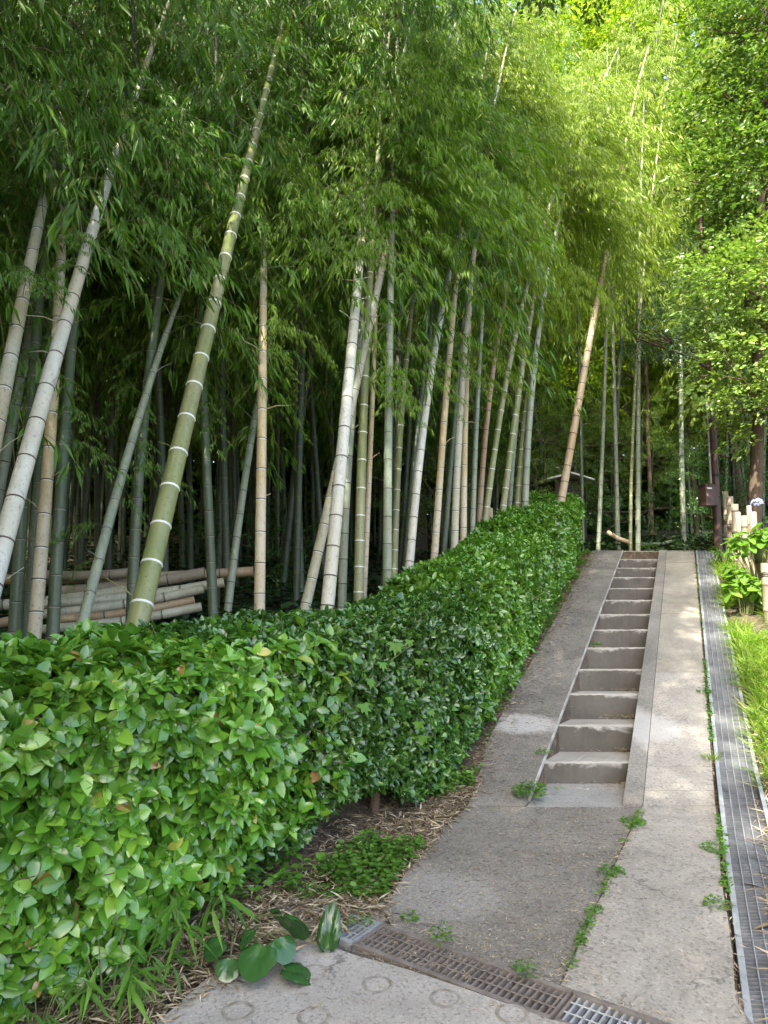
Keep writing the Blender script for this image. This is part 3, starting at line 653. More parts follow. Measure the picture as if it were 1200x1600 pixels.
# front row, read from left to right: (px, py, distance) up each stem
RT = (0., .55)       # lean of the crown towards the open side (azimuth, share)
fb = [
 ('grey-beige bamboo at the left edge, leaning right, behind the whitest stem', [(-40, 840, 4.4), (25, 520, 5.2), (82, 250, 6.4), (135, 20, 8.0)], .12, 'pale', 4.3, 11.5, 1.0, 1, (.4, .3)),
 ('whitest and brightest bamboo stem at the left, leaning right across its neighbours', [(-22, 960, 4.0), (60, 640, 4.7), (135, 390, 5.6), (205, 180, 6.7), (262, 10, 8.2)], .12, 'white', 4.5, 11.5, 1.0, .9, (.4, .3)),
 ('slim shaded grey bamboo rising between the two leftmost pale stems', [(-20, 860, 6.8), (40, 560, 7.2), (62, 430, 7.5), (95, 260, 8.2)], .10, 'grey', 4.6, 11, 1.0, .9, None),
 ('tan bamboo with yellowish streaks behind the white stem', [(52, 1010, 5.5), (72, 760, 5.7), (84, 590, 6.0), (97, 330, 6.6)], .10, 'tan', 4.3, 11, 1.0, .9, None),
 ('dark green bamboo at far left in front of the log pile', [(22, 1000, 5.7), (38, 760, 5.9), (58, 520, 6.2)], .10, 'dark', 4.2, 10.5, 1, .8, None),
 ('thin dark bamboo between the dark green stem and the tan stem', [(40, 990, 6.2), (58, 760, 6.6), (70, 600, 7)], .075, 'dark', 4.2, 10, .9, .8, None),
 ('dark green bamboo with white rings just right of the tan stem', [(82, 1000, 5.6), (100, 700, 5.9), (118, 480, 6.4)], .095, 'dark', 4.3, 11, 1, .9, None),
 ('thin grey-green bamboo leaning far right in front of the log pile', [(125, 990, 5.2), (170, 820, 5.6), (222, 640, 6.3), (262, 520, 7.0), (292, 440, 7.6)], .082, 'grey', 3.9, 8.5, 1, 1, None),
 ('dark bamboo standing just left of the thick green stem', [(205, 980, 6.3), (214, 800, 6.4), (240, 540, 6.8)], .095, 'dark', 4.2, 11, 1, .9, None),
 ('thickest bright green bamboo with white rings leaning right', [(218, 985, 4.4), (262, 760, 4.8), (330, 470, 5.7), (398, 240, 7.0), (440, 40, 8.4)], .135, 'green', 5.0, 12, 1.05, .9, (.2, .3)),
 ('dark green bamboo leaning slightly left, right of the log pile', [(334, 975, 6.9), (326, 800, 7.0), (318, 620, 7.3)], .09, 'dark', 4.2, 11, 1, .9, None),
 ('slender grey bamboo leaning right at the right end of the log pile', [(360, 920, 7.6), (378, 780, 7.8), (402, 640, 8.2), (425, 520, 8.6)], .082, 'grey', 4.5, 11, 1, .9, None),
 ('straight upright tan bamboo standing alone in the gap', [(405, 1000, 5.9), (407, 760, 6.0), (411, 560, 6.5), (412, 400, 7.3)], .088, 'tan', 3.4, 10.5, 1.0, 1, (.3, .3)),
 ('beige bamboo leaning right, crossing behind the tall blue-white stem', [(474, 965, 6.5), (512, 790, 6.7), (558, 600, 7.1), (592, 440, 7.6)], .092, 'pale', 3.7, 11, 1.05, 1, (-.2, .4)),
 ('tall blue-white bamboo crossing in front of a beige leaning one', [(510, 960, 6.0), (530, 760, 6.2), (548, 560, 6.7), (562, 400, 7.5), (575, 260, 8.7)], .112, 'white', 3.6, 11.5, 1.1, 1, (-.3, .45)),
 ('dull grey bamboo right behind the tall blue-white stem', [(534, 960, 7.1), (540, 800, 7.2), (552, 640, 7.4)], .088, 'grey', 3.9, 11, 1, 1, None),
 ('olive green bamboo with white rings, right of the crossing stems', [(560, 950, 6.9), (564, 780, 7.0), (569, 620, 7.2), (575, 500, 7.4)], .096, 'olive', 3.7, 11, 1.05, 1, (-.2, .4)),
 ('thin tan bamboo hugging the right side of the olive stem', [(568, 940, 7.6), (576, 760, 7.7), (584, 560, 8.0)], .062, 'tan', 4.1, 10, .9, 1, None),
 ('slate grey straight bamboo rising from the bend of the hedge', [(605, 940, 7.0), (606, 760, 7.0), (608, 600, 7.2)], .086, 'grey', 3.6, 11, 1.05, 1, (-.2, .4)),
 ('thin green-grey bamboo right of the slate grey stem', [(616, 900, 8.8), (622, 740, 9.0), (634, 580, 9.3)], .085, 'olive', 4.2, 11, 1, 1, None),
 ('pale grey bamboo rising from the hedge top and leaning right', [(641, 880, 8.0), (655, 720, 8.1), (672, 590, 8.7), (702, 450, 9.6), (738, 300, 10.9)], .096, 'white', 4.3, 12, 1.1, 1, (-.3, .45)),
 ('dark grey bamboo just behind the pale one on the hedge top', [(634, 890, 9.2), (646, 740, 9.4), (662, 590, 9.8)], .09, 'dark', 4.6, 11, 1, 1, None),
 ('orange-tan bamboo behind the middle of the hedge', [(680, 850, 8.6), (691, 700, 8.7), (702, 560, 9.0), (714, 430, 9.4)], .088, 'tan', 4.3, 11.5, 1.05, 1, (-.3, .4)),
 ('dark green bamboo between the orange-tan and the ivory stems', [(695, 840, 9.6), (706, 700, 9.8), (718, 560, 10.1)], .082, 'dark', 4.7, 11, 1, 1, None),
 ('ivory grey bamboo with dark rings above the hedge', [(710, 845, 8.9), (717, 700, 9.0), (725, 560, 9.2), (735, 460, 9.5)], .094, 'pale', 4.3, 11.5, 1.05, 1, (-.3, .4)),
 ('yellow-tan bamboo close on the right of the ivory stem', [(724, 835, 9.2), (726, 700, 9.3), (729, 600, 9.5)], .088, 'tan', 4.5, 11, 1, 1, None),
 ('slim blue-grey bamboo right of the yellow-tan stem', [(738, 835, 9.8), (743, 700, 9.9), (750, 560, 10.2)], .074, 'grey', 4.8, 11, 1, 1, (-.3, .3)),
 ('brownish weathered bamboo in front of the far shrubs', [(748, 830, 10.4), (757, 700, 10.5), (775, 560, 10.9), (795, 450, 11.4)], .085, 'brown', 5.2, 11.5, 1, 1, None),
 ('yellow-green bamboo leaning right out of the hedge', [(757, 828, 9.9), (773, 700, 10.0), (796, 580, 10.3), (822, 460, 10.8)], .090, 'olive', 4.8, 12, 1.1, 1, (-.3, .45)),
 ('olive bamboo with close rings, left of the blue-green stem', [(784, 812, 10.5), (798, 700, 10.6), (816, 580, 10.9), (832, 480, 11.3)], .098, 'olive', 5.0, 12, 1.1, 1, (-.3, .4)),
 ('grey bamboo half hidden behind the close-ringed olive stem', [(795, 805, 11.3), (803, 700, 11.4), (820, 560, 11.8)], .085, 'grey', 5.3, 11.5, 1, 1, None),
 ('short-ringed olive bamboo touching the blue-green stem on its left', [(808, 800, 11.0), (818, 680, 11.1), (834, 560, 11.4)], .095, 'olive', 5.2, 11.5, 1, 1, None),
 ('blue-green bamboo curving right, last in the front row', [(820, 803, 10.9), (828, 660, 11.0), (842, 520, 11.3), (862, 410, 11.7), (882, 320, 12.2)], .106, 'grey', 5.2, 12.5, 1.15, 1, (-.3, .45)),
 ('reddish brown dead bamboo leaning right from the far end of the hedge', [(878, 775, 12.0), (902, 640, 12.2), (930, 490, 12.6), (950, 370, 13.1), (977, 230, 13.9)], .135, 'brown', 6.2, 12.5, .9, .8, (-.3, .3)),
]
LOW = {0: [(4.3, -1.3, .8), (4.8, -.4, .8), (5.4, -2.2, .9)], 1: [(4.6, -1.4, .75), (5.1, -.2, .8), (5.7, -2.0, .9), (6.2, -1., .9)], 9: [(6.6, -1.3, 1.)], 3: [(2.6, -.6, .6)], 7: [(2.1, 0., .6), (1.6, 3.2, .5)], 8: [(2.2, -1.2, .7), (2.6, 3.0, .6)], 12: [(2.9, -1., .6), (3.1, .2, .6)] + [(3.4 + .35 * q, (-1.9, -.9, -1.4)[q % 3], 1.15) for q in range(3, 10)], 14: [(3.6 + .4 * q, (-1.9, -.8, -1.4)[q % 3], 1.2) for q in range(3, 11)], 6: [(2.2, -.8, .6), (2.7, -2.2, .6)], 10: [(2.5, -1.4, .6)], 11: [(2.6, -.6, .6)], 13: [(4 + .5 * q, (-1.9, -.8, -1.4)[q % 3], 1.2) for q in range(2, 7)], 20: [(3.2, -.6, .7)] + [(5 + .5 * q, (-1.9, -.8, -1.4)[q % 3], 1.2) for q in range(2, 7)], 16: [(2.7, -.8, .8), (3.0, 0.4, .7)], 18: [(2.4, -1.2, .75), (2.8, 0., .75)],
       22: [(3.0, -1., .6), (3.4, 0.2, .6)], 24: [(2.9, -.5, .8), (3.3, 0., .9)], 28: [(3.6, -.5, .7)]}
for i, a in enumerate(fb):
    lab, pts, dia, col, L0, Hl, cs, dens, bias = a
    bias = (-1.4, .45) if i in (3, 12, 13, 14, 20) else None
    L0 += .55 if 11 < i < 33 else .2
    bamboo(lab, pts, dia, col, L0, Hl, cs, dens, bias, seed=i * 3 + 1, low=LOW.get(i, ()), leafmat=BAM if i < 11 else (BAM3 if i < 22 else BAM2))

# slender stems beyond the crest of the path
bb = [
 ('slim dark bamboo just right of the reddish leaning stem', [(909, 745, 15), (905, 560, 15.4), (903, 460, 15.8)], .075, 'dark'),
 ('pale grey bamboo beyond the far corner of the hedge', [(939, 755, 14.6), (944, 620, 14.8), (948, 480, 15.2)], .085, 'grey'),
 ('grey-green bamboo nearest the hedge corner at the crest', [(966, 848, 14.8), (962, 700, 14.9), (957, 500, 15.3)], .085, 'grey'),
 ('thin green bamboo standing left in the close pair at the crest', [(985, 860, 14.2), (988, 700, 14.3), (997, 540, 14.6)], .065, 'olive'),
 ('grey bamboo standing right in the close pair at the crest', [(997, 858, 14.4), (997, 700, 14.5), (998, 520, 14.9)], .095, 'grey'),
 ('light grey-green bamboo in the dark gap left of the brown post', [(1068, 838, 16.4), (1065, 700, 16.6), (1064, 560, 17)], .115, 'grey'),
]
for i, (lab, pts, dia, col) in enumerate(bb):
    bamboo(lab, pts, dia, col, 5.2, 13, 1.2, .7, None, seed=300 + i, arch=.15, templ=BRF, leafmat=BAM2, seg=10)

# deep grove: copies of a few shared bamboos
protos = []
for i in range(7):
    hh = 12 + (i % 3) * 1.3; lean = [(0, 0), (.5, .3), (-.4, .4), (.3, -.4), (.8, 0), (-.6, -.2), (.2, .8)][i]
    zz = np.array([0, 4, 8.]); pts = [(lean[0] * (q / 8) ** 1.5, lean[1] * (q / 8) ** 1.5, q) for q in zz]
    path = []; 
    hs = np.concatenate([[0], np.cumsum(np.full(int(hh / .27), .27))]); path = np.array([(lean[0] * (h / 8) ** 1.6, lean[1] * (h / 8) ** 1.6, h) for h in hs])
    m = MB(); culm_mesh(m, path, hs, .045 + .004 * (i % 3), 8, 0); 
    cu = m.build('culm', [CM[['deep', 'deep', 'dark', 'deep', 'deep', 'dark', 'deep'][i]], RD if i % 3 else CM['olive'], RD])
    c = MB(); crown(c, path, hs, 3.6 + .6 * (i % 3), BRF, 1.25, 2, None, .95, 900 + i)
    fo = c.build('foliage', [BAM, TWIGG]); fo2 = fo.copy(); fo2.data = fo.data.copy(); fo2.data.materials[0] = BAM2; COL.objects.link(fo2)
    protos.append((cu, fo, fo2))
def grove(x, y, label, group, i, sunny=False, sc=1., tilt=.04):
    z = G(x, y) - .05
    r = bpy.data.objects.new('bamboo', None); COL.objects.link(r); r.location = (x, y, z); tag(r, label, 'bamboo', group)
    r.rotation_euler = (random.gauss(0, tilt), random.gauss(0, tilt), random.uniform(0, 6.28)); r.scale = (sc, sc, sc * random.uniform(.92, 1.1))
    cu, fo, fo2 = protos[i % 7]
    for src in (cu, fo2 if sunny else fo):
        c = src.copy(); COL.objects.link(c); c.parent = r
taken = []
def free(x, y, d):
    for a, b in taken:
        if (a - x) ** 2 + (b - y) ** 2 < d * d: return False
    taken.append((x, y)); return True
n = 0; tries = 0
while n < 215 and tries < 9000:                                 # left, deep in the grove
    tries += 1
    y = random.uniform(8.2, 30); a, t = ray(random.uniform(-120, 860), 800); x = a * y
    s = x - K * y
    if s > -3.3 and y < 15: continue
    if s > -2.6: continue
    if not free(x, y, .45): continue
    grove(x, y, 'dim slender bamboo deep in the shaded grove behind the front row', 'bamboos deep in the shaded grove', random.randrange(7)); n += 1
n = 0; tries = 0
while n < 38 and tries < 3000:                                 # beyond the crest
    tries += 1
    y = random.uniform(17.5, 30); a, t = ray(random.uniform(840, 1260), 800); x = a * y
    if not free(x, y, .8): continue
    grove(x, y, 'slender bamboo far behind the crest of the path', 'bamboos beyond the crest of the path', random.randrange(7), True, 1.1); n += 1
# the grove goes on beyond the left edge of the picture and shades the foot of the path
n = 0
while n < 60:
    x = random.uniform(-9.5, -2.9); y = random.uniform(-7.5, 7.5)
    if x / max(y, .1) > -.52 and y > 0: continue
    if not free(x, y, .75): n += .02; continue
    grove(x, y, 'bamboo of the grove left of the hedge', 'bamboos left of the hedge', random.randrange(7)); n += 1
for q in ((-4.0, -2.0), (-4.6, 1.0)): pass
for tr in protos:
    for o in tr: bpy.data.objects.remove(o)

# ------------------------------------------------------------------ hedges
CAML = oval(.60, .36, .30)
def cluster(seed, n, lo, hi, leafL=1., tv=None, tf=None):
    g = np.random.default_rng(seed)
    tv, tf = (CAML if tv is None else (tv, tf))
    az = np.arange(n) * 2.4 + g.normal(0, .25, n); el = g.uniform(lo, hi, n)
    rot = euler(g.normal(0, .3, n), -el, az); pos = np.stack([np.cos(az) * .05, np.sin(az) * .05, -np.arange(n) * .07], 1)
    return merge(tv, tf, pos, rot, g.uniform(.75, 1.15, n))
OV4 = (np.array([[0, 0, 0], [.35, .26, .06], [.75, .2, -.02], [1, 0, -.15], [.75, -.2, -.02], [.35, -.26, .06]], float), np.array([[0, 5, 4, 3], [0, 3, 2, 1]]))
CL = [cluster(s, 6, .1, .95) for s in range(7)]
CLS = [cluster(20 + s, 7, .0, 1.0, 1., *OV4) for s in range(6)]

class Hedge:
    """a clipped hedge body swept along a ground line; sample() gives points and outward normals on its skin"""
    def __init__(s, line, thick, height, zb=.12, nsc=.07, rc=.18):
        s.L = np.array(line, float); seg = np.diff(s.L, axis=0); s.ln = np.linalg.norm(seg, axis=1); s.cum = np.concatenate([[0], np.cumsum(s.ln)])
        s.T = thick; s.H = height; s.zb = zb; s.nsc = nsc; s.rc = rc; s.fade = 0
    def at(s, u):
        x = np.interp(u, s.cum, s.L[:, 0]); y = np.interp(u, s.cum, s.L[:, 1]); e = .25
        dx = np.interp(u + e, s.cum, s.L[:, 0]) - np.interp(u - e, s.cum, s.L[:, 0]); dy = np.interp(u + e, s.cum, s.L[:, 1]) - np.interp(u - e, s.cum, s.L[:, 1])
        l = math.hypot(dx, dy); return x, y, dx / l, dy / l
    def point(s, u, w, inset=0.):
        """w in 0..1 front face, 1..2 top, 2..3 back"""
        x, y, dx, dy = s.at(u); nx, ny = dy, -dx           # outward, to the path side
        H = s.H(u) if callable(s.H) else s.H; T = s.T(u) if callable(s.T) else s.T; zb = s.zb(u) if callable(s.zb) else s.zb
        g = G(x - nx * T * .3, y - ny * T * .3)
        if w <= 1: d, z, n = -.10 * (1 - w) ** 2 , zb + (H - zb) * w, (nx, ny, .12 + .8 * max(0, w - .86) / .14)
        elif w <= 2: d, z, n = -(w - 1) * T, H, (nx * max(0, 1.15 - w) * 5, ny * max(0, 1.15 - w) * 5, 1.)
        else: d, z, n = -T, zb + (H - zb) * (3 - w), (-nx, -ny, .15)
        p = np.array([x + nx * d, y + ny * d, g + z]); nn = np.array(n); nn /= np.linalg.norm(nn)
        rnd = s.rc * (max(0, 1 - abs(w - 1) * 5) + max(0, 1 - abs(w - 2) * 5)) * .4
        q = Vector(p * 1.0); q2 = mnoise.noise(q * 2.1) * s.nsc + mnoise.noise(q * 5.5) * s.nsc * .55
        mid = np.array([x - nx * T / 2, y - ny * T / 2, g + (H + zb) / 2]) ; c = (mid - p); c /= np.linalg.norm(c)
        return p + nn * (q2 - inset) + c * rnd, nn
    def fill(s, mb, n, templ, size, depth=.12, wr=(0, 2.35), ur=None, tilt=.45, up=.25):
        u0, u1 = ur or (0, s.cum[-1]); Hh = 1.1; Pp, Nn = [], []
        T = s.T(u0) if callable(s.T) else s.T
        for _ in range(n):
            u = random.uniform(u0, u1)
            if s.fade and u > s.cum[-1] - s.fade and random.random() < (u - s.cum[-1] + s.fade) / s.fade: u = random.uniform(u0, u1 - s.fade)
            w_ = random.uniform(*wr)
            p, nn = s.point(u, w_, abs(random.gauss(0, depth)) - .02); Pp.append(p); Nn.append(nn)
        Pp, Nn = np.array(Pp), np.array(Nn) + rng.normal(0, tilt, (len(Nn), 3)) + [0, 0, up]
        k = rng.integers(len(templ), size=n); sc = rng.uniform(.75, 1.2, n) * size
        for i, (tv, tf) in enumerate(templ):
            mm = k == i; scatter(mb, tv, tf, Pp[mm], frame_from_normal(Nn[mm]), sc[mm])
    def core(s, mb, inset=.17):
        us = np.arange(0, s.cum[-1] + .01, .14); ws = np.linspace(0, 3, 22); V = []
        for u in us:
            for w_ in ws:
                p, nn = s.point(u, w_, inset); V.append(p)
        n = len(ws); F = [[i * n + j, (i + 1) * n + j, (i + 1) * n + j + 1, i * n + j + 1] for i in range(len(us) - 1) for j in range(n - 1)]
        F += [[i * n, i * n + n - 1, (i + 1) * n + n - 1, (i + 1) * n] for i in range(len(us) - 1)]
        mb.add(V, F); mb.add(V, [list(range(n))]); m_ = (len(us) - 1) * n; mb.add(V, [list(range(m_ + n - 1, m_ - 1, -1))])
def twigs(mb, hd, n, ln=.3, ur=None, mi=0):
    u0, u1 = ur or (0, hd.cum[-1])
    for _ in range(n):
        u = random.uniform(u0, u1); w_ = random.uniform(0, 2); p, nn = hd.point(u, w_, .16); q = p + nn * random.uniform(.08, .17) + rng.normal(0, .05, 3)
        tube(mb, [p, (p + q) / 2 + rng.normal(0, .01, 3), q], [.004, .003, .002], 4, mi, cap=False)

def make_hedge(name, hd, label, mat, n, templ, size, trunks, depth=.12, coreins=.17, up=.25, wr=(0, 2.35), ntw=200):
    x, y, _, _ = hd.at(hd.cum[-1] / 2); base = (x, y, G(x, y)); r = empty(name, base, label, 'hedge')
    m = MB(); hd.fill(m, n, templ, size, depth, wr=wr, up=up); m.build('leaves', mat, r, base, smooth=(n > 6000))
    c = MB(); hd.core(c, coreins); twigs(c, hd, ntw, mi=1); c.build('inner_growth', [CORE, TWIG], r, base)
    for (tx, ty, dx, rr_) in trunks:
        k_ = MB(); g = G(tx, ty); tube(k_, [(tx, ty, g - .05), (tx + dx * .4, ty + .02, g + .18), (tx + dx, ty + .05, g + .5)], [rr_ * 1.25, rr_, rr_ * .85], 9); k_.build('trunk', BARK, r, base)
    return r
near_line = [(-2.75, 1.3), (-1.9, 2.1), (-1.42, 2.62), (-1.0, 3.06), (-.66, 3.5), (-.40, 3.98), (-.16, 4.45)]
zbn = lambda u: .06 + .10 * smooth((u - 2.2) / 1.2)
hn = Hedge(near_line, 1.05, lambda u: 1.25 - .05 * smooth((u - 2.2) / 1.0), zbn, .10); hn.fade = 1.0
t1, t2 = hit(470, 1345), hit(582, 1285)
make_hedge('camellia_hedge', hn, 'bright glossy large-leaved hedge in the left foreground', HEDGE, 6300, CL, .083, [(-1.2, 3.2, .05, .025), (-.85, 3.7, .03, .028), (t1[0], t1[1] + .05, -.08, .03)], depth=.085, up=.3, ntw=420)
mid_line = [(-.62, 3.70), (-.24, 4.38), (.05, 4.75), (.38, 5.22), (.66, 5.75), (sx(-1.60, 6.2), 6.2)]
hm = Hedge(mid_line, 1.05, lambda u: 1.22 - .03 * u, lambda u: .08 + .17 * math.exp(-((u - 1.15) / .35) ** 2) - .08 * smooth(u / 2), .08)
make_hedge('holly_hedge', hm, 'dark small-leaved section of hedge at the bend, with vine on it', DARKH, 9500, CLS, .053, [(t2[0], t2[1] + .02, .07, .028), ], depth=.09, wr=(0, 2.3))
rl = [(sx(-1.60 - .02 * (y - 6), y), y) for y in np.arange(6.0, 12.9, .6)] + [(sx(-1.9, 13.1), 13.1), (sx(-2.2, 13.55), 13.55), (sx(-2.9, 13.8), 13.8)]
hr = Hedge(rl, 1.0, lambda u: 1.12 + .06 * math.sin(u * 1.7), .02, .08)
make_hedge('ramp_hedge', hr, 'long clipped green hedge running up beside the ramp', FARH, 17000, CLS, .066, [], depth=.10, ntw=100)
# a few shoots standing above the near hedge
sh = MB()
for (px, py, D) in [(352, 985, 3.8), (440, 965, 4.4), (470, 985, 4.2), (505, 985, 4.4), (30, 1000, 3.4), (160, 1002, 3.4), (560, 960, 5.0), (445, 1000, 4.1), (660, 880, 6.6), (735, 835, 8.0)]:
    p = P(px, py, D); sh_n = 4
    tube(sh, [p - [0, 0, .22], p - [.01, 0, .1], p], [.0035, .003, .002], 5, 1)
    for q in range(sh_n):
        tv, tf = CL[q]; scatter(sh, *CAML, [p - [0, 0, .035 * q]], euler(np.array([.1]), np.array([-.6]), np.array([q * 2.4 + px])), [.055])
shoot = sh.build('tall_shoots', [HEDGE, TWIG], None, (-.7, 3.7, 0)); shoot.parent = bpy.data.objects['camellia_hedge']
shoot.location = Vector((-.7, 3.7, 0)) - bpy.data.objects['camellia_hedge'].location

# ------------------------------------------------------------------ vine on the hedge
def lobed(n=5, seed=0):
    pts = [(0, 0)]; 
    for a, r_ in [(-100, .35), (-75, .62), (-52, .42), (-30, .78), (-14, .55), (0, 1.), (14, .55), (30, .78), (52, .42), (75, .62), (100, .35)]:
        pts.append((math.cos(R(a)) * r_, math.sin(R(a)) * r_))
    V = np.array([(x, y, -.18 * x * x + .10 * abs(y)) for x, y in pts]); return V, np.array([[0, i, i + 1] for i in range(1, len(pts) - 1)])
LOB = lobed()
def face_leaf(mb, tv, tf, p, size, droop=.9, toward=None, az=None):
    az = random.uniform(-2.6, -.5) if az is None else az
    D = np.array([[math.cos(az) * math.cos(droop), math.sin(az) * math.cos(droop), -math.sin(droop)]])
    scatter(mb, tv, tf, [p], dirs_to_rot(D, .15), [size])
vp = [(618, 1005, .085), (596, 1035, .06), (578, 1062, .06), (566, 1100, .075), (534, 1086, .06), (524, 1116, .06), (606, 1090, .05), (656, 1030, .06), (652, 1062, .06), (655, 1128, .065), (662, 1150, .065), (640, 1000, .05), (690, 1075, .045), (672, 1110, .05)]
def front_D(px):      # distance of the hedge skin along a pixel column
    a, _ = ray(px, 1080); best = 5
    for u in np.linspace(0, hm.cum[-1], 60):
        x, y, dx, dy = hm.at(u)
        if abs(x / y - a) < .02: best = y
    return best
b0 = P(600, 1060, front_D(600)); r = empty('climbing_vine', b0, 'vine with lobed leaves climbing over the dark hedge section', 'vine')
for (px, py, sz) in vp:
    p = P(px, py, front_D(px) - .22); m = MB(); face_leaf(m, *LOB, p, sz * 1.15, .8); m.build('leaf', WEED, r, b0)
m = MB(); tube(m, [P(690, 990, front_D(690) - .05), P(640, 1010, front_D(640) - .08), P(600, 1040, front_D(600) - .08), P(560, 1080, front_D(560) - .06), P(540, 1130, front_D(540))], .003, 5); 
tube(m, [P(640, 1010, front_D(640) - .08), P(665, 1080, front_D(665) - .07), P(655, 1160, front_D(655) - .05)], .003, 5)
tube(m, [P(618, 1020, front_D(618) - .08), P(760, 985, 6.6), P(850, 925, 8.0)], .0022, 5); m.build('stem', TWIGG, r, b0)

# ------------------------------------------------------------------ leopard plant with big round leaves by the drain
def round_leaf():
    n = 25; V = [(.0, 0, 0)]
    for q, lift in ((.35, .015), (.7, .03), (1., 0)):
        for i in range(n):
            a = R(-163 + 326 * i / (n - 1)); r_ = .5 * q * (1 + (.05 * math.cos(3 * a) + .035 * math.sin(9 * a)) * q)
            x, y = .36 * q + r_ * math.cos(a) * .95, r_ * math.sin(a) * 1.08
            V.append((x, y, .14 * abs(y) - .14 * x * x + lift + .020 * q * math.cos(11 * a) - .05 * (q > .9)))
    F = [[1 + k * n + i, 1 + (k + 1) * n + i, 1 + (k + 1) * n + i + 1, 1 + k * n + i + 1] for k in range(2) for i in range(n - 1)] + [[0, 1 + i, 2 + i, 2 + i] for i in range(n - 1)]
    F = [f if f[2] != f[3] else [0, f[1], f[2], 0] for f in F]
    V = np.array(V); return V, [np.array([f for f in F if len(set(f)) == 4]), np.array([[f[0], f[1], f[2]] for f in F if len(set(f)) == 3])]
RL = round_leaf()
gb = hit(375, 1495); gb = np.array([gb[0] - .05, gb[1] + .12, Z(gb[1]) - .0])
r = empty('leopard_plant', gb, 'plant with big round glossy leaves beside the cross drain', 'plant')
def above(px, py, h):
    a, t = ray(px, py); D = (CAMZ - h + LS * D0) / (LS - t); return np.array([a * D, D, LS * (D - D0) + h])
for (px, py, h, sz, az, dr) in [(372, 1412, .20, .09, 2.7, .6), (442, 1430, .24, .185, 1.0, .75), (512, 1480, .03, .16, 1.5, -1.3), (410, 1480, .14, .15, -1.9, .55), (435, 1468, .15, .11, -.7, .75), (445, 1515, .05, .15, -.1, .2),
                                 (395, 1455, .18, .09, -2.4, .6), (345, 1470, .12, .10, -2.4, .6), (360, 1500, .08, .10, -1.6, .5), (330, 1430, .15, .085, 2.8, .6)]:
    p = above(px, py, h)
    m = MB(); Dv = np.array([[math.cos(az) * math.cos(dr), math.sin(az) * math.cos(dr), -math.sin(dr)]]); wv = np.array([1., 1., 1.]) if dr > -1 else np.array([1.15, .6, 3.0])
    rt_ = dirs_to_rot(Dv, .15) if dr > -1 else np.array([[[.1, .99, 0], [0, 0, -1.], [1., 0, 0]]]).transpose(0, 1, 2)
    [scatter(m, RL[0] * wv, f_, [p], rt_, [sz]) for f_ in RL[1]]; o = m.build('leaf', BUTT, r, gb)
    m = MB(); mid = (p + gb) / 2 + [0, 0, .06]; tube(m, [gb, mid, p], .004, 6); m.build('stalk', TWIGG, r, gb)
m = MB(); [scatter(m, RL[0], f_, [hit(400, 1512).tolist() + [Z(3) + .03]], euler(np.array([.4]), np.array([.5]), np.array([1.])), [.07]) for f_ in RL[1]]; m.build('withered_leaf', BARK, r, gb)

# ------------------------------------------------------------------ dwarf bamboo tufts
LN = lance(1, .12, .3, .25)
def sasa(loc, label, n, h, leaf, mat=WEED, group='dwarf bamboo tufts', spread=.18):
    r = empty('dwarf_bamboo', loc, label, 'dwarf bamboo', group); m = MB(); st = MB(); loc = np.array(loc)
    for i in range(n):
        az = random.uniform(0, 6.28); l = h * random.uniform(.6, 1.1); d = np.array([math.cos(az) * spread, math.sin(az) * spread, 0]) * random.uniform(.3, 1)
        top = loc + d + [0, 0, l]; tube(st, [loc + d * .2, loc + d * .6 + [0, 0, l * .6], top], .002, 4, cap=False)
        k_ = random.randint(4, 7); A = az + np.linspace(-1.5, 1.5, k_) + rng.normal(0, .2, k_)
        D = np.stack([np.cos(A), np.sin(A), rng.uniform(-.9, .25, k_)], 1); pos = np.tile(top, (k_, 1)) - np.outer(rng.uniform(0, .04, k_), [0, 0, 1])
        scatter(m, *LN, pos, dirs_to_rot(D, .3), rng.uniform(.7, 1.15, k_) * leaf)
    m.build('leaves', mat, r, loc); st.build('stems', TWIGG, r, loc)
def gp(px, py): q = hit(px, py); return (q[0], q[1], G(q[0], q[1]))
sasa(gp(165, 1590), 'dwarf bamboo tuft at the foot of the hedge near the bottom left corner', 12, .22, .17)
sasa(gp(60, 1620), 'dwarf bamboo tuft in the very corner at bottom left', 10, .16, .16)
sasa(gp(285, 1500), 'tall dwarf bamboo tuft with long narrow leaves left of the round-leaved plant', 10, .30, .19)
sasa(gp(215, 1560), 'low dwarf bamboo tuft between the others at the foot of the hedge', 10, .15, .16)
q = hit(1122, 885); sasa((q[0] + .1, q[1], Z(q[1])), 'dwarf bamboo tuft growing at the foot of the brown post', 16, .32, .2)
q = hit(1000, 1000); sasa((sx(-.62, 13.9), 13.9, Z(13.9)), 'tiny dwarf bamboo sprig at the crest of the path', 3, .22, .16)

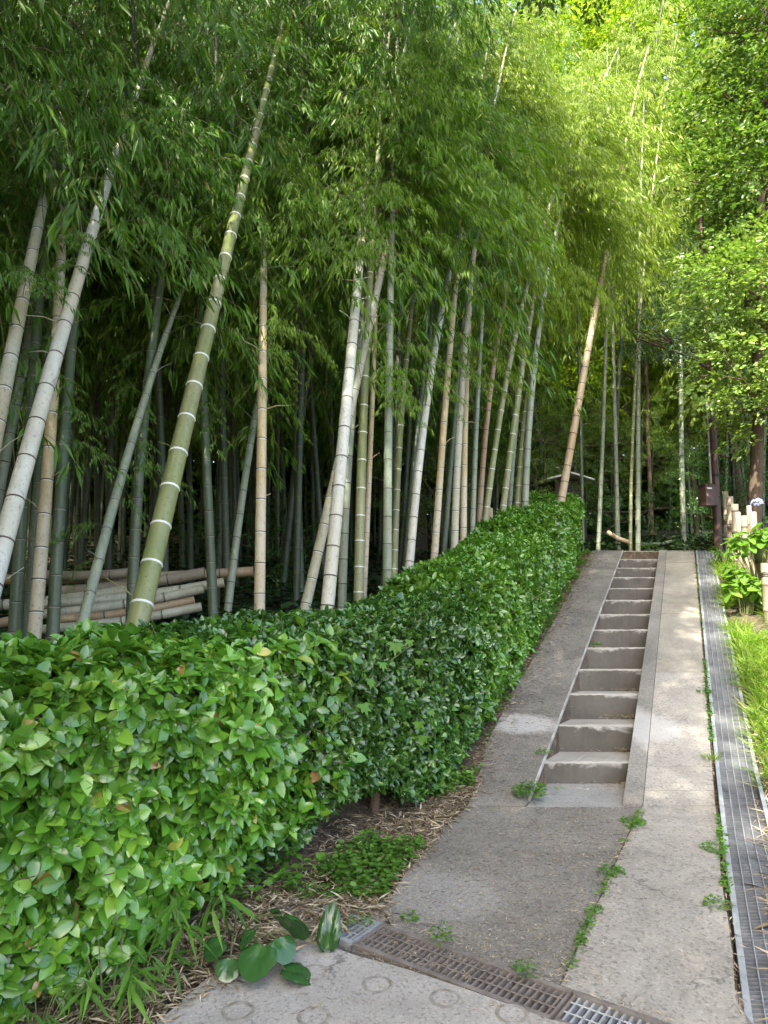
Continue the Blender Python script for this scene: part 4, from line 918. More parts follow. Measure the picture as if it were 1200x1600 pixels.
# ------------------------------------------------------------------ weeds, ground cover, litter, grass
SMALL = (np.array([[0, 0, 0], [.3, .3, .05], [.8, .28, 0], [1, 0, -.1], [.8, -.28, 0], [.3, -.3, .05]], float), np.array([[0, 5, 4, 3], [0, 3, 2, 1]]))
def tuft(mb, c, n, rad, leaf, hgt, kind=0):
    c = np.array(c); az = rng.uniform(0, 6.28, n); rr_ = rad * np.sqrt(rng.uniform(0, 1, n))
    pos = c + np.stack([np.cos(az) * rr_, np.sin(az) * rr_, rng.uniform(.1, 1, n) * hgt * (1 - .5 * rr_ / rad)], 1)
    if kind == 0: D = np.stack([np.cos(az), np.sin(az), rng.uniform(-.3, .4, n)], 1); scatter(mb, *SMALL, pos, dirs_to_rot(D, .4), rng.uniform(.6, 1.2, n) * leaf)
    else: pos[:, 2] = c[2]; D = np.stack([np.cos(az) * .5, np.sin(az) * .5, rng.uniform(.5, 1.3, n)], 1); scatter(mb, *lance(1, .05, .2, .3), pos, dirs_to_rot(D, .5), rng.uniform(.6, 1.2, n) * leaf)
weeds = [
 (828, 1245, 130, .12, .04, .12, 0, 'leafy weed clump at the bottom left corner of the stairs'),
 (850, 1180, 30, .06, .03, .05, 0, 'small weed on the left end of the second step'),
 (932, 1005, 30, .07, .04, .06, 0, 'weed sprouting midway up the left side of the stairs'),
 (873, 1235, 10, .04, .02, .02, 0, 'tiny sprig at the foot of the lowest riser'),
 (990, 1288, 70, .09, .03, .03, 0, 'weed in the joint just below the foot of the kerb'),
 (978, 1318, 14, .03, .022, .02, 0, 'weed in the slab joint, second below the kerb'),
 (955, 1368, 60, .075, .026, .05, 0, 'largest weed halfway along the slab joint on the landing'),
 (930, 1428, 14, .05, .02, .02, 0, 'lowest small weed in the slab joint on the landing'),
 (1112, 1190, 40, .06, .09, .05, 1, 'bright grass tuft beside the sunlit part of the grating'),
 (1100, 1085, 40, .07, .035, .06, 0, 'weed between path and grating, highest of those in the joint'),
 (1115, 1330, 60, .08, .03, .05, 0, 'weed beside the grating low on the right'),
 (1122, 1420, 40, .07, .03, .05, 0, 'weed beside the nearest stretch of grating'),
 (640, 1438, 16, .035, .035, .03, 0, 'small weed at the corner of the asphalt above the cross drain'),
 (688, 1475, 26, .05, .03, .10, 0, 'weed growing through the rusty grating'),
 (822, 1528, 26, .05, .03, .08, 0, 'weed growing out of the right part of the cross drain'),
 (560, 1450, 24, .06, .03, .07, 0, 'weed growing through the grey grating by the big leaves'),
 (895, 905, 30, .09, .05, .06, 0, 'yellowish weed at the hedge side of the ramp'),
]
for (px, py, n_, rad, lf, hg, kd, lab) in weeds:
    q = hit(px, py); z = Z(q[1]) + .01
    s_ = q[0] - K * q[1]
    if q[1] > 5.9 and -1.13 < s_ < -.5: k_ = int((q[1] - 5.9) / run); z = SL * (5.9 + run * k_ - D0) + .006
    m = MB(); tuft(m, (q[0], q[1], z), int(n_ * 2.2), rad * .85, lf * (.62 if kd == 0 else .9), hg, kd); o = m.build('weed', GRASS if kd else WEED, None, (q[0], q[1], z)); tag(o, lab, 'weed', 'weeds in the paving joints')

def leaves_on_ground(mb, n, sfun, yr, leaf, hgt, tmpl=SMALL, dens=None):
    pos = []; 
    while len(pos) < n:
        y = random.uniform(*yr); x = sfun(y)
        if x is None: continue
        if dens and mnoise.noise(Vector((x * 2.2, y * 2.2, 7))) < dens: continue
        pos.append((x, y, G(x, y) + random.uniform(.0, hgt)))
    pos = np.array(pos); az = rng.uniform(0, 6.28, n); D = np.stack([np.cos(az), np.sin(az), rng.uniform(-.4, .4, n)], 1)
    scatter(mb, *tmpl, pos, dirs_to_rot(D, .35), rng.uniform(.6, 1.2, n) * leaf)
e_front = [(-1.25, 2.96), (-.70, 3.52), (-.35, 4.0), (-.06, 4.55), (.25, 5.0), (.5, 5.6)]
def fx(y): return float(np.interp(y, [p[1] for p in e_front], [p[0] for p in e_front])) if y < 5.6 else sx(-1.78, y)
def landing_edge(y):
    pts_ = [hit(600, 1425), hit(622, 1385), hit(648, 1350), hit(690, 1300), (sx(-1.536, D0), D0)]
    return float(np.interp(y, [p[1] for p in pts_], [p[0] for p in pts_])) if y < D0 else sx(LE(y), y)
mb = MB()
leaves_on_ground(mb, 2600, lambda y: random.uniform(fx(y) - .1, landing_edge(y) - .02) , (3.9, 5.6), .034, .08, dens=-.08)
leaves_on_ground(mb, 2600, lambda y: random.uniform(fx(y) - .1, landing_edge(y) + .0), (5.4, 13.4), .035, .06, dens=-.1)
leaves_on_ground(mb, 900, lambda y: fx(y) - random.uniform(.05, .5), (2.4, 4.2), .05, .12)
tag(mb.build('ground_cover', WEED), 'low leafy ground cover along the foot of the hedge', 'ground cover', kind='stuff')
ST = (np.array([[0, 0, 0], [.5, .05, .04], [1, 0, 0], [.5, -.05, .04]], float), np.array([[0, 3, 2, 1]]))
mb = MB()
def litter(n, sfun, yr, leaf, z0, jit, dens=None):
    pos = []; c = 0
    while len(pos) < n and c < n * 30:
        c += 1; y = random.uniform(*yr); x = sfun(y)
        if dens is not None and mnoise.noise(Vector((x * 2.6, y * 2.6, 17))) < dens: continue
        pos.append((x, y, (z0(x, y)) + random.uniform(0, jit)))
    pos = np.array(pos); az = rng.uniform(0, 6.28, len(pos)); D = np.stack([np.cos(az), np.sin(az), rng.normal(0, .10 + jit * 3, len(pos))], 1)
    scatter(mb, *ST, pos, dirs_to_rot(D, .3), rng.uniform(.4, 1.3, len(pos)) * leaf)
litter(5200, lambda y: random.uniform(fx(y) - .35, landing_edge(y) + .03), (3.7, 5.6), .07, G, .035)
litter(7000, lambda y: random.uniform(fx(y) - .05, landing_edge(y) + .03) + random.expovariate(14), (5.4, 13.4), .055, lambda x, y: Z(y) + .012, .015)
litter(6500, lambda y: fx(y) + random.uniform(-.35, .45), (2.2, 3.9), .085, G, .045)
litter(9000, lambda y: random.uniform(-.2, sx(-.37, y)), (3.2, D0), .026, lambda x, y: Z(y) + .010, .003)
litter(4200, lambda y: sx(random.uniform(-1.55, -1.15), y), (D0, 11), .027, lambda x, y: Z(y) + .0125, .003)
litter(700, lambda y: sx(random.uniform(-.5, .1), y), (2.6, 8), .025, lambda x, y: Z(y) + .022, .003, .05)
litter(900, lambda y: sx(random.gauss(.122, .012), y), (2.6, 13.4), .05, lambda x, y: Z(y) + .0, .02)
litter(2600, lambda y: sx(random.uniform(.44, .9), y), (2.4, 8), .09, G, .05)
litter(260, lambda y: sx(random.uniform(.3, .46), y), (2.45, 4.2), .12, lambda x, y: Z(y) + .012, .05)
for k_ in range(4):
    y0_ = 5.9 + run * k_
    litter(110, lambda y: sx(-.53 - random.expovariate(9) , y), (y0_ - .22 if k_ == 0 else y0_ - .09, y0_ - .02), .045, (lambda zz: (lambda x, y: zz))(.012 if k_ == 0 else SL * (y0_ - run - D0) - .038), .02)
jl = jt - jb
litter(420, lambda y: jb[0] + jl[0] * (y - jb[1]) / jl[1] + random.gauss(0, .014), (jn[1] + .05, jt[1]), .035, lambda x, y: Z(y) + .01, .012)
# wedge of litter beside the cross drain
def dl(a, b): q = dr_org + drain_dir * a + drain_n * b; return q
pos = []
for _ in range(900):
    q = dl(random.uniform(0, 2.4), random.choice([random.gauss(drain_w + .03, .02), random.gauss(-.05, .03)])); pos.append((q[0], q[1], Z(q[1]) + .014 + random.uniform(0, .008)))
for (px, py) in [(490, 1527), (590, 1546), (696, 1568), (372, 1588), (490, 1597), (800, 1592)]:
    c_ = hit(px, py); a0_ = random.uniform(0, 6.28)
    for _ in range(22 if px < 500 else 9): a_ = a0_ + random.uniform(0, 3.6); pos.append((c_[0] + math.cos(a_) * random.gauss(.056, .004), c_[1] + math.sin(a_) * random.gauss(.056, .004), Z(c_[1]) + .024))
for _ in range(260): x_, y_ = random.uniform(-1, 1.6), random.uniform(2.6, 3.5); pos.append((x_, y_, Z(y_) + .021)) if not in_drain(x_, y_, .05) and (np.array([x_, y_]) - dr_org) @ drain_n < -.1 else None
pos = np.array(pos); az = rng.uniform(0, 6.28, len(pos)); scatter(mb, *ST, pos, dirs_to_rot(np.stack([np.cos(az), np.sin(az), rng.normal(0, .1, len(pos))], 1), .3), rng.uniform(.3, 1.2, len(pos)) * .032)
tag(mb.build('leaf_litter', STRAW), 'dry pale bamboo leaf litter on ground and paving', 'leaf litter', kind='stuff')
# forest floor litter and low plants in the grove
mb = MB()
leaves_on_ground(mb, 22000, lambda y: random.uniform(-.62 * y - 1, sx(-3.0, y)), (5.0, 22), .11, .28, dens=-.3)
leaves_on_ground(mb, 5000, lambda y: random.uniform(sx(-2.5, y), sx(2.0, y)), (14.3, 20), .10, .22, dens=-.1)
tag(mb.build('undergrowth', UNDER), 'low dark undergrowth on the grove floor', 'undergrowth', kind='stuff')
mb = MB()
for (y0_, y1_, n_) in [(jn[1] + .1, jn[1] + .35, 60), (jb[1] + .15, jb[1] + .5, 200), (jb[1] + .62, jb[1] + .95, 110), (jt[1] - .35, jt[1], 190)]:
    yy_ = rng.uniform(y0_, y1_, n_); xx_ = jb[0] + (jt - jb)[0] * (yy_ - jb[1]) / (jt - jb)[1] + rng.normal(0, .016, n_); az = rng.uniform(0, 6.28, n_)
    scatter(mb, *SMALL, np.stack([xx_, yy_, LS * (yy_ - D0) + rng.uniform(.012, .03, n_)], 1), dirs_to_rot(np.stack([np.cos(az), np.sin(az), rng.uniform(-.2, .6, n_)], 1), .5), rng.uniform(.008, .02, n_))
for (ya, yb, n_) in [(4.0, 5.1, 260), (6.2, 8.0, 380), (9, 12.5, 220)]:
    yy_ = rng.uniform(ya, yb, n_); xx_ = sx(.122, yy_) + rng.normal(0, .012, n_); az = rng.uniform(0, 6.28, n_)
    scatter(mb, *SMALL, np.stack([xx_, yy_, np.array([Z(q) for q in yy_]) + rng.uniform(.005, .035, n_)], 1), dirs_to_rot(np.stack([np.cos(az), np.sin(az), rng.uniform(-.2, .6, n_)], 1), .5), rng.uniform(.012, .028, n_))
tag(mb.build('joint_moss', WEED), 'tiny green growth creeping along the paving joints', 'moss', kind='stuff')
# grass strip right of the grating
mb = MB(); BL = lance(1, .045, .2, .5)
pos = []
while len(pos) < 12000:
    y = random.uniform(4.6, 12.5); s_ = random.uniform(.46, 1.25) - (0 if random.random() > .3 else .02)
    if mnoise.noise(Vector((s_ * 2, y * 1.2, 2))) < -.15 + (.5 if y < 5.4 else 0): continue
    x = sx(s_, y); pos.append((x, y, G(x, y) - .01))
pos = np.array(pos); az = rng.uniform(0, 6.28, len(pos)); D = np.stack([np.cos(az) * .6 - .15, np.sin(az) * .6 - .1, rng.uniform(.35, 1.3, len(pos))], 1)
scatter(mb, *BL, pos, dirs_to_rot(D, .4), rng.uniform(.45, 1.15, len(pos)) * .24)
tag(mb.build('grass', GRASS), 'lush sunlit grass along the right rim of the grating', 'grass', kind='stuff')
mb = MB(); pos = []
for _ in range(2200):
    y = random.uniform(2.3, 5.4); s_ = random.uniform(.40, 1.0) + .35 * max(0, (3 - y)) * 0; x = sx(s_, y); pos.append((x, y, G(x, y) + .0))
pos = np.array(pos); az = rng.uniform(0, 6.28, len(pos)); D = np.stack([np.cos(az) - .5, np.sin(az), rng.uniform(.0, .7, len(pos))], 1)
scatter(mb, *lance(1, .03, .2, .5), pos, dirs_to_rot(D, .5), rng.uniform(.4, 1.1, len(pos)) * .24)
tag(mb.build('dry_grass', STRAW), 'dry straw-coloured grass at the lower right edge', 'dry grass', kind='stuff')

# ------------------------------------------------------------------ log pile of cut bamboo
def cut_bamboo(a, b, rad, col, label, group='cut bamboo poles in the pile', name='bamboo_pole'):
    a, b = np.array(a, float), np.array(b, float); L = np.linalg.norm(b - a); n = max(2, int(L / .33)); ts = np.linspace(0, 1, n + 1)
    P_, R_, M_ = [], [], []
    for i, t in enumerate(ts):
        c = a + (b - a) * t + np.array([0, 0, -.03 * math.sin(math.pi * t)]) ; d = (b - a) / L
        if 0 < i < n:
            for o, s_, mm in ((-.02, 1, 1), (-.006, 1, 2), (0, 1.06, 2), (.006, 1, 0)): P_.append(c + d * o); R_.append(rad * s_); M_.append(mm)
        else: P_.append(c); R_.append(rad); M_.append(0)
    m = MB(); tube(m, P_, R_, 12, np.array(M_[:-1]), cap=False)
    for e, sgn in ((0, 1), (-1, -1)):                      # open hollow ends
        c = P_[e]; d = (b - a) / L * sgn; tube(m, [c, c + d * .001], [rad, rad * .82], 12, 3, cap=False); tube(m, [c + d * .001, c + d * .12], [rad * .82, rad * .8], 12, 4, cap=False)
        tube(m, [c + d * .12, c + d * .121], [rad * .8, .001], 12, 4, cap=False)
    o = m.build(name, [CM[col], RM, RD, CUT, HOLLOW], None, a); tag(o, label, 'bamboo pole', group); return o
lp = [((-30, 905), (396, 893), 7.7, 7.9, .052, 'brown', 'topmost pole of the pile, reaching furthest right'),
      ((60, 898), (230, 892), 7.5, 7.5, .05, 'aged', 'short dark pole end lying on top of the pile at left'),
      ((-60, 948), (200, 922), 7.1, 7.3, .05, 'pale', 'grey pole at the left end of the pile, upper row'),
      ((85, 925), (320, 895), 7.3, 7.5, .056, 'aged', 'thick orange-brown pole below the topmost pole'),
      ((70, 944), (350, 910), 7.1, 7.4, .047, 'pale', 'grey pole third from the top in the pile'),
      ((66, 960), (318, 920), 7.0, 7.3, .045, 'pale', 'light grey pole in the middle of the pile'),
      ((90, 968), (304, 938), 6.9, 7.2, .040, 'brown', 'short tan pole below the middle of the pile'),
      ((60, 984), (315, 948), 6.8, 7.1, .042, 'pale', 'lowest visible pole of the pile'),
      ((-60, 975), (60, 962), 7.0, 7.05, .046, 'brown', 'tan pole at the left end of the pile, second row'),
      ((-60, 996), (50, 986), 6.9, 6.95, .042, 'aged', 'brown pole at the left end of the pile, bottom row')]
for (p0, p1, da, db, rd, col, lab) in lp: cut_bamboo(P(*p0, da), P(*p1, db), rd, col, lab)
for (px, D) in [(95, 7.75), (335, 7.85), (20, 7.5), (230, 7.6)]:
    p = P(px, 900, D); g = G(p[0], p[1]); m = MB(); tube(m, [(p[0], p[1] + .12, g - .1), (p[0], p[1] + .12, p[2] + .02)], .035, 8)
    tag(m.build('stake', BARK, None, (p[0], p[1], g)), 'short stake holding the pile of cut poles', 'stake', 'stakes behind the pole pile')
p0 = P(950, 832, 14.6); p1 = P(985, 848, 14.2); cut_bamboo(p0, p1, .045, 'brown', 'short reddish cut pole leaning by the crest of the path', None)
cut_bamboo(P(1000, 850, 15.2), P(1050, 846, 15.4), .032, 'grey', 'grey pole lying across behind the crest of the path', None)
m = MB(); p = P(765, 800, 10.3); g = G(p[0], p[1]); tube(m, [(p[0], p[1], g - .05), (p[0], p[1], p[2] + .05)], [.045, .045], 12)
tag(m.build('bamboo_stump', [CM['brown']], None, (p[0], p[1], g)), 'short sawn bamboo stump just behind the hedge', 'bamboo stump')

# ------------------------------------------------------------------ shed behind the hedge
sp_ = P(886, 742, 15.6); base = (sp_[0], sp_[1], G(sp_[0], sp_[1])); r = empty('shed', base, 'small shed whose pale roof edge shows above the far hedge', 'shed')
m = MB(); box(m, (base[0], base[1] + .5, base[2] + (sp_[2] - base[2]) / 2 - .1), (.55, .7, sp_[2] - base[2]), .15); m.build('wall', SHEDW, r, base, smooth=False)
m = MB()
for sgn in (-1, 1):
    rt = Matrix.Rotation(.15, 3, 'Z') @ Matrix.Rotation(sgn * .26, 3, 'Y'); box(m, (base[0] + sgn * .24 - .03, base[1] + .35, sp_[2] - .04), (.52, 1.0, .03), rot=rt)
m.build('roof', ROOF, r, base, smooth=False)
sp2 = P(664, 735, 17); base = (sp2[0], sp2[1], G(sp2[0], sp2[1])); r = empty('shed', base, 'dark shed with a sloping grey roof seen between bamboos', 'shed')
m = MB(); box(m, (base[0] - .5, base[1] + .6, base[2] + (sp2[2] - base[2]) / 2 - .1), (1.1, 1, sp2[2] - base[2] + .2)); m.build('wall', SHEDW, r, base, smooth=False)
m = MB(); box(m, (base[0] - .35, base[1] + .5, sp2[2] + .03), (1.5, 1.6, .05), rot=Matrix.Rotation(.55, 3, 'Y')); m.build('roof', SHEDW, r, base, smooth=False)

# ------------------------------------------------------------------ brown post with box, black pole
pb_ = P(1123, 852, 13.6); gz = G(pb_[0], pb_[1]); base = (pb_[0], pb_[1], gz)
r = empty('utility_post', base, 'tall dark brown steel post carrying a small cabinet', 'post')
m = MB(); tube(m, [(base[0], base[1], gz - .1), (base[0] - .02, base[1], gz + 3), (base[0] - .05, base[1], gz + 6.2)], [.075, .066, .05], 14); m.build('pole', POSTM, r, base)
m = MB()
for hz in (.95, 1.35, 3.2): m = MB(); tube(m, [(base[0], base[1], gz + hz - .02), (base[0], base[1], gz + hz + .02)], [.082, .082], 14); m.build('clamp', BLACKM, r, base)
bx_ = P(1108, 775, 13.5); c = (bx_[0], base[1] - .12, bx_[2]); 
m = MB(); box(m, (c[0] - .02, c[1], c[2]), (.25, .2, .36), .25); box(m, (c[0] - .02, c[1] - .005, c[2] + .185), (.28, .23, .015), .25)
cb = m.build('cabinet', POSTM, r, base, smooth=False)
m = MB(); box(m, (c[0] - .045, c[1] - .115, c[2] + .12), (.09, .006, .025), .25); o = m.build('label_plate', WHITE, cb, base, smooth=False)
m = MB(); box(m, (c[0] - .09, c[1] - .125, c[2] + .0), (.02, .02, .04), .25); m.build('latch', GALV, cb, base, smooth=False)
m = MB(); tube(m, [(base[0] - .095, base[1] - .02, gz + 1.2), (base[0] - .10, base[1], gz + 3.0)], .02, 8); m.build('conduit', GALV, r, base)
pk = P(1148, 790, 14.5); gz = G(pk[0], pk[1]); m = MB(); tube(m, [(pk[0], pk[1], gz - .1), (pk[0] - .02, pk[1], gz + 2.6)], .035, 10); tag(m.build('thin_pole', BLACKM, None, (pk[0], pk[1], gz)), 'thin black pole right of the brown post', 'pole')

# ------------------------------------------------------------------ bamboo fence
fs = [(1197, 950, 880, 9.2, .062, 'aged'), (1184, 940, 838, 9.9, .055, 'aged'), (1176, 905, 800, 11.0, .05, 'aged'), (1170, 895, 790, 11.4, .034, 'aged'), (1162, 900, 806, 11.0, .046, 'aged'), (1153, 890, 800, 11.7, .036, 'aged'),
      (1148, 886, 788, 12.0, .052, 'aged'), (1140, 880, 776, 12.5, .055, 'aged'), (1133, 876, 768, 13.0, .046, 'aged')]
p = P(1165, 900, 11); base = (p[0], p[1], G(p[0], p[1])); r = empty('bamboo_fence', base, 'rustic fence of uneven sunlit bamboo posts tied with black twine', 'fence')
ctr = []
for (px, pyb, pyt, D, rd, col) in fs:
    t_ = P(px, pyt, D); g = G(t_[0], t_[1]); m = MB(); hh = t_[2] - g; ctr.append((t_[0], t_[1], g, hh, rd))
    pts_, rr2, mi_ = [(t_[0], t_[1], g - .1)], [rd], [0]
    for q in np.arange(.12 + (px % 7) * .03, hh - .04, .31 + (px % 3) * .04):
        pts_ += [(t_[0], t_[1], g + q - .012), (t_[0], t_[1], g + q), (t_[0], t_[1], g + q + .012)]; rr2 += [rd, rd * 1.06, rd]; mi_ += [2, 2, 0]
    pts_ += [(t_[0], t_[1], t_[2]), (t_[0], t_[1], t_[2] - .001), (t_[0], t_[1], t_[2] - .06)]; rr2 += [rd, rd * .8, rd * .78]; mi_ += [3, 4, 4]
    tube(m, pts_, rr2, 12, np.array(mi_[:-1]), cap=True); m.build('post', [CM[col], RM, RD, HOLLOW, HOLLOW], r, base)
    if rd > .045:
        for hq in (.55,):
            m = MB()
            for dz in (-.02, 0, .02): th = np.linspace(0, 2 * math.pi, 17); tube(m, [(t_[0] + math.cos(a) * (rd + .004), t_[1] + math.sin(a) * (rd + .004), g + hq + dz + .01 * math.sin(a * 2)) for a in th], .004, 5, cap=False)
            m.build('tie', WIRE, r, base)
cs_ = sorted(ctr, key=lambda q: q[1])
for hq in (.30, .62):
    m = MB(); tube(m, [(q[0] + .06, q[1] + .02, q[2] + hq) for q in cs_], .022, 10); m.build('rail', [CM['tan']], r, base)

# ------------------------------------------------------------------ hydrangeas
HL = oval(.68, .2, .2, (0, .7, 1, .85, .45, 0))
def hydrangea(c, rad, n, label, flower=None, hgt=.6):
    c = np.array(c); g = G(c[0], c[1]); base = (c[0], c[1], g); r = empty('hydrangea', base, label, 'hydrangea', 'hydrangeas by the fence'); m = MB(); st = MB()
    for i in range(n):
        v = rng.normal(size=3); v /= np.linalg.norm(v); v[2] = abs(v[2]) * .8 - .2; tip = c + v * rad * random.uniform(.6, 1.)
        tube(st, [(c[0] + v[0] * .08, c[1] + v[1] * .08, g), (c[0] + v[0] * rad * .4, c[1] + v[1] * rad * .4, (g + tip[2]) / 2), tip], .005, 5, cap=False)
        k_ = 6; A = rng.uniform(0, 6.28) + np.arange(k_) * math.pi / 2; D = np.stack([np.cos(A), np.sin(A), rng.uniform(-1.1, .5, k_)], 1)
        scatter(m, *HL, np.tile(tip, (k_, 1)) - np.outer(np.arange(k_) // 2 * .05, [0, 0, 1]), dirs_to_rot(D, .25), rng.uniform(.7, 1.1, k_) * .15)
    m.build('leaves', HYD, r, base); st.build('stems', TWIGG, r, base)
    if flower is not None:
        f = MB(); n_ = 70; v = rng.normal(size=(n_, 3)); v /= np.linalg.norm(v, axis=1)[:, None]; v[:, 2] = np.abs(v[:, 2]); pet = np.array([[0, 0, 0], [1, -.5, .1], [1.3, 0, .1], [1, .5, .1]], float)
        pos = np.array(flower) + v * .075
        for q in range(4): scatter(f, pet, np.array([[0, 1, 2, 3]]), pos, frame_from_normal(v + rng.normal(0, .1, v.shape)), np.full(n_, .014))
        f.build('flower_head', FLOWER, r, base)
hydrangea(P(1190, 850, 9.6), .42, 26, 'upper hydrangea with a pale blue flower head in front of the fence', P(1183, 788, 9.5))
hydrangea(P(1163, 915, 9.6), .28, 18, 'low hydrangea with glowing leaves at the left foot of the fence')
hydrangea(P(1140, 895, 10.8), .20, 10, 'smallest hydrangea beside the gratings near the crest')

# ------------------------------------------------------------------ broadleaf trees
def spray(seed, n, size, W=.5, tv=None):
    g = np.random.default_rng(seed); tv, tf = OV4
    u = g.uniform(.1, 1, n); side = g.choice([-1, 1], n); pos = np.stack([u, side * g.uniform(0, .45, n) * (1 - .4 * u), g.normal(0, .06, n) - .15 * u * u], 1)
    D = np.stack([np.full(n, .8), side * g.uniform(.2, 1, n), g.normal(-.1, .25, n)], 1)
    return merge(tv, tf, pos, dirs_to_rot(D, .4), g.uniform(.7, 1.25, n) * size)
SPR = [spray(s, 26, .17) for s in range(6)]; SPRF = [spray(40 + s, 46, .10) for s in range(6)]
def tree(name, label, trunk, r0, blobs, mat, n_per, size, templ, group=None, limbs=True, cat='tree', flat=.55):
    trunk = np.array(trunk); base = trunk[0]; r = empty(name, base, label, cat, group)
    m = MB(); k = len(trunk); tube(m, trunk, np.linspace(r0, r0 * .45, k), 10)
    if limbs:
        for (c, rad) in blobs:
            c = np.array(c); j = int(np.argmin([abs(q[2] - (c[2] - rad * .5)) for q in trunk])); s_ = trunk[j]
            mid = (s_ + c) / 2 + rng.normal(0, .15, 3); tube(m, [s_, mid, c], [r0 * .4, r0 * .25, r0 * .1], 6)
            for _ in range(4): d = rng.normal(size=3) * [1, 1, .5]; d /= np.linalg.norm(d); tube(m, [c * .5 + mid * .5, c + d * rad * .5, c + d * rad * .9], [r0 * .14, r0 * .08, .006], 5)
    m.build('trunk', BARK, r, base)
    m = MB()
    for (c, rad) in blobs:
        n = int(n_per * rad * rad); v = rng.normal(size=(n, 3)); v /= np.linalg.norm(v, axis=1)[:, None]
        rr_ = rad * rng.uniform(.35, 1.05, n) ** .6
        pos = np.array(c) + v * rr_[:, None] * [1, 1, .8]
        # horizontal tiers and gaps
        pos[:, 2] = np.where(rng.random(n) < .6, np.round(pos[:, 2] / (.35 * rad)) * .35 * rad + rng.normal(0, .05, n), pos[:, 2])
        keep = np.array([mnoise.noise(Vector(q * (1.3 / max(.5, rad * .8)))) > -.02 for q in pos]); pos, v = pos[keep], v[keep]
        D = v * [1, 1, .35] + rng.normal(0, .3, v.shape); k_ = rng.integers(len(templ), size=len(pos)); sc = rng.uniform(.7, 1.3, len(pos)) * size
        rot = dirs_to_rot(D, .25)
        for i, (tv, tf) in enumerate(templ): q = k_ == i; scatter(m, tv, tf, pos[q], rot[q], sc[q])
    m.build('crown', mat, r, base); return r
def gz_(p, d=0.): return np.array([p[0], p[1], G(p[0], p[1]) - .1])
def tr_line(px0, px1, pyt, D, n=6):
    a = P(px0, 860, D); b = P(px1, pyt, D); a = gz_(a); ts = np.linspace(0, 1, n); return [a + (b - a) * t + (rng.normal(0, .05, 3) if 0 < t < 1 else 0) for t in ts]
B = lambda px, py, D, rad: (P(px, py, D), rad)
tree('evergreen_tree', 'broadleaf tree on the right with tiers of sunlit leaves', tr_line(1174, 1190, 300, 12.5), .12,
     [B(1165, 470, 12, .75), B(1215, 560, 12, .85), B(1130, 430, 11.6, .45), B(1150, 580, 11.6, .6), B(1200, 420, 12, .7), B(1240, 480, 12.5, 1.), B(1180, 640, 11.8, .45), B(1230, 650, 12.2, .6)], EVER, 330, .48, SPR)
tree('bluish_tree', 'blue-green tree with a low flat branch reaching over the path', tr_line(1160, 1120, 420, 15), .09,
     [B(1020, 515, 13.6, .5), B(1055, 525, 13.6, .5), B(1000, 530, 13.6, .3), B(1095, 545, 13.8, .5), B(1090, 410, 14.5, .7), B(1130, 380, 14.5, .8), B(1080, 470, 14.5, .6)], BLUE, 520, .30, SPRF)
tree('tall_tree', 'tall tree with dark leaves filling the upper right corner', tr_line(1260, 1200, 40, 13), .16,
     [B(1170, 60, 13, .9), B(1205, 160, 12.6, .9), B(1140, 170, 13, .7), B(1180, 270, 12.6, .8), B(1225, 20, 13, 1.1), B(1230, 300, 12.6, .9), B(1125, 290, 13.4, .7), B(1165, 350, 13, .6), B(1180, -60, 13, 1.0), B(1260, 120, 13, 1.2)], TREE, 230, .52, SPR)
tree('maple_tree', 'yellow-green maple glowing behind the reddish bamboo', tr_line(1020, 1000, 250, 20), .06,
     [B(880, 560, 19, 1.1), B(870, 470, 19, 1.1), B(905, 620, 18.5, .8), B(940, 520, 20, 1.2), B(990, 420, 20, 1.6), B(930, 400, 20, 1.4), B(1010, 300, 20, 1.6), B(1040, 380, 19, 1.3), B(960, 300, 20, 1.5), B(1060, 240, 19.5, 1.4), B(930, 250, 20.5, 1.6)], MAPLE, 200, .45, SPR)
tree('maple_tree', 'tall yellow-green maple high above the crest of the path', tr_line(1090, 1040, 60, 23), .08,
     [B(1000, 130, 22, 1.8), B(930, 110, 22, 1.9), B(1060, 60, 22, 1.5), B(980, 20, 22, 2.0), B(890, 10, 22, 2.0), B(1030, 200, 22, 1.6), B(870, 180, 22, 1.8), B(940, 200, 22, 1.7), B(1050, -40, 22, 1.8), B(1000, 640, 24, 1.2), B(1100, 650, 22, 1.1)], MAPLE, 120, .55, SPR)
def shrub(label, blobs, mat=TREE, n=420, size=.26, group='shrubs behind the bamboos'):
    c, rad = blobs[0]; a = gz_(c); tree('shrub', label, [a, (a + c) / 2, c], .05, blobs, mat, n, size, SPRF, group, True, 'shrub')
shrub('large dark shrub behind the far end of the hedge', [B(850, 690, 16, .75), B(880, 670, 16, .7), B(830, 740, 16, .7), B(900, 720, 16, .6), B(925, 690, 16.5, .7), B(860, 650, 17, .6), B(950, 750, 17, .6), B(1000, 690, 19, .8), B(1040, 720, 19.5, .8), B(990, 640, 20, .8)], EVER)
shrub('dark shrub seen between the middle bamboos', [B(690, 790, 12.6, .5), B(640, 800, 12.4, .5), B(740, 780, 12.8, .45), B(665, 690, 15.5, .6), B(700, 720, 15.5, .6), B(640, 720, 15.5, .5), B(740, 700, 15.5, .6), B(780, 730, 15.5, .6), B(720, 660, 16, .5)])
shrub('low dark shrub in the shade beyond the crest', [B(935, 800, 15.2, .42), B(920, 780, 15.4, .42), B(1010, 800, 17, .6), B(1050, 790, 17, .55), B(960, 810, 15.8, .4)], DARKH)
shrub('dark shrub behind the fence and the brown post', [B(1150, 720, 15, .7), B(1190, 740, 14.5, .7), B(1100, 740, 16.5, .7), B(1085, 800, 16.5, .5), B(1225, 780, 14, .8), B(1140, 790, 15, .5), B(1075, 700, 17, .6)], DARKH)
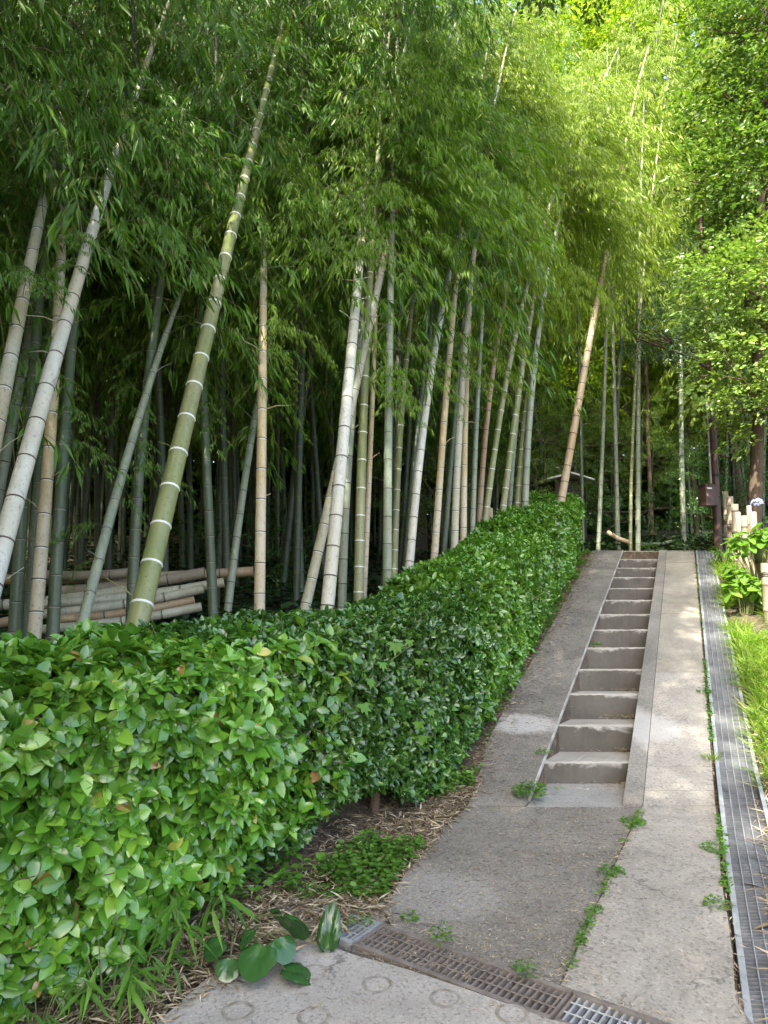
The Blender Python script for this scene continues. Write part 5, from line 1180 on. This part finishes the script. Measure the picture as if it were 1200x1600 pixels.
shrub('dim shrub deep on the left behind the pole pile', [B(440, 830, 13, .6), B(480, 850, 12.5, .6), B(300, 850, 12, .5), B(350, 830, 12.5, .6), B(420, 900, 10, .35)], DARKH)

# ------------------------------------------------------------------ unseen tree added behind the camera, crown placed to shade hedge, landing and stair
sdv = np.array(sd)
def over(x, y, z, rad, h): p = np.array([x, y, z]) + sdv * ((h - z) / sdv[2]); return (p, rad)
shade = [over(-1.6, 2.6, 1, 1.3, 9.5), over(-.7, 3.6, 1, 1.3, 8.6), over(.2, 3.2, 0, 1.2, 9.3), over(1.3, 3.4, 0, 1.1, 8.7), over(.5, 4.6, 0, 1.2, 9.2), over(1.5, 4.8, 0, 1.1, 8.8),
         over(-.4, 5.4, 2, 1.3, 10.0), over(-1.4, 4.6, 3, 1.4, 10.2), over(-2.2, 4.0, 2.5, 1.4, 10.4), over(.4, 8.0, 4, 1.3, 10.6), over(1.2, 2.9, -.1, 1.1, 9.6), over(4.9, 15, 2.2, 1.2, 11.5)]
for i, y_ in enumerate(np.arange(5.6, 13.6, .85)):
    shade += [over(sx(-.62 + (.12, -.08, .05)[i % 3], y_), y_, Z(y_), .68, 9.2 + .5 * (i % 3)), *([over(sx(-.12 + (.1, -.12)[i % 2], y_ + .3), y_ + .3, Z(y_), .42, 9.8 + .4 * (i % 3))] if abs(y_ - 9.3) > .6 and y_ > 5.7 else []), over(sx(-1.7, y_), y_, Z(y_), 1.0, 10. + .4 * (i % 2))]
tb = np.array([-3.4, -3.2, G(-3.4, -3.2)])
tree('added_shade_tree', 'unseen tree added behind the viewpoint to shade the foot of the path', [tb, tb + [.2, .2, 2], tb + [.5, .6, 4.2], tb + [1., 1., 6.5], tb + [1.6, 1.6, 8.5]], .22, shade, TREE, 430, .38, SPR)

# ------------------------------------------------------------------ far wood closing the view
mb = MB(); n = 30000; az = rng.uniform(-125, 60, n); rad_ = rng.uniform(33, 40, n); x = np.sin(np.radians(az)) * rad_; y = np.cos(np.radians(az)) * rad_
hz = rng.uniform(0, 1, n) ** 1.15 * 27; pos = np.stack([x, y, np.array([G(a, b) for a, b in zip(x, y)]) + hz], 1)
keep = np.array([mnoise.noise(Vector((q[0] * .25, q[1] * .25, q[2] * .25))) > -.3 or q[2] < 9 for q in pos])
gap = (np.abs(x / np.maximum(y, .1) - .43) < .035) & (pos[:, 2] > 1.4 + y * .66) & (pos[:, 2] < 1.4 + y * .80); keep &= ~gap
n2 = 9000; az2 = np.radians(rng.uniform(-125, 50, n2)); r2 = rng.uniform(30.5, 33, n2); x2, y2 = np.sin(az2) * r2, np.cos(az2) * r2
pos = np.concatenate([pos[keep], np.stack([x2, y2, np.array([G(a, b) for a, b in zip(x2, y2)]) + rng.uniform(0, 8, n2)], 1)]); SPW = [spray(70 + q_, 16, .34) for q_ in range(5)]; k_ = rng.integers(5, size=len(pos))
for i, (tv, tf) in enumerate(SPW): q = k_ == i; scatter(mb, tv, tf, pos[q], rand_rot(int(q.sum()), .5), rng.uniform(.9, 1.6, int(q.sum())))
tag(mb.build('distant_woodland', TREE), 'distant wood closing the view behind the grove', 'woodland', kind='stuff')
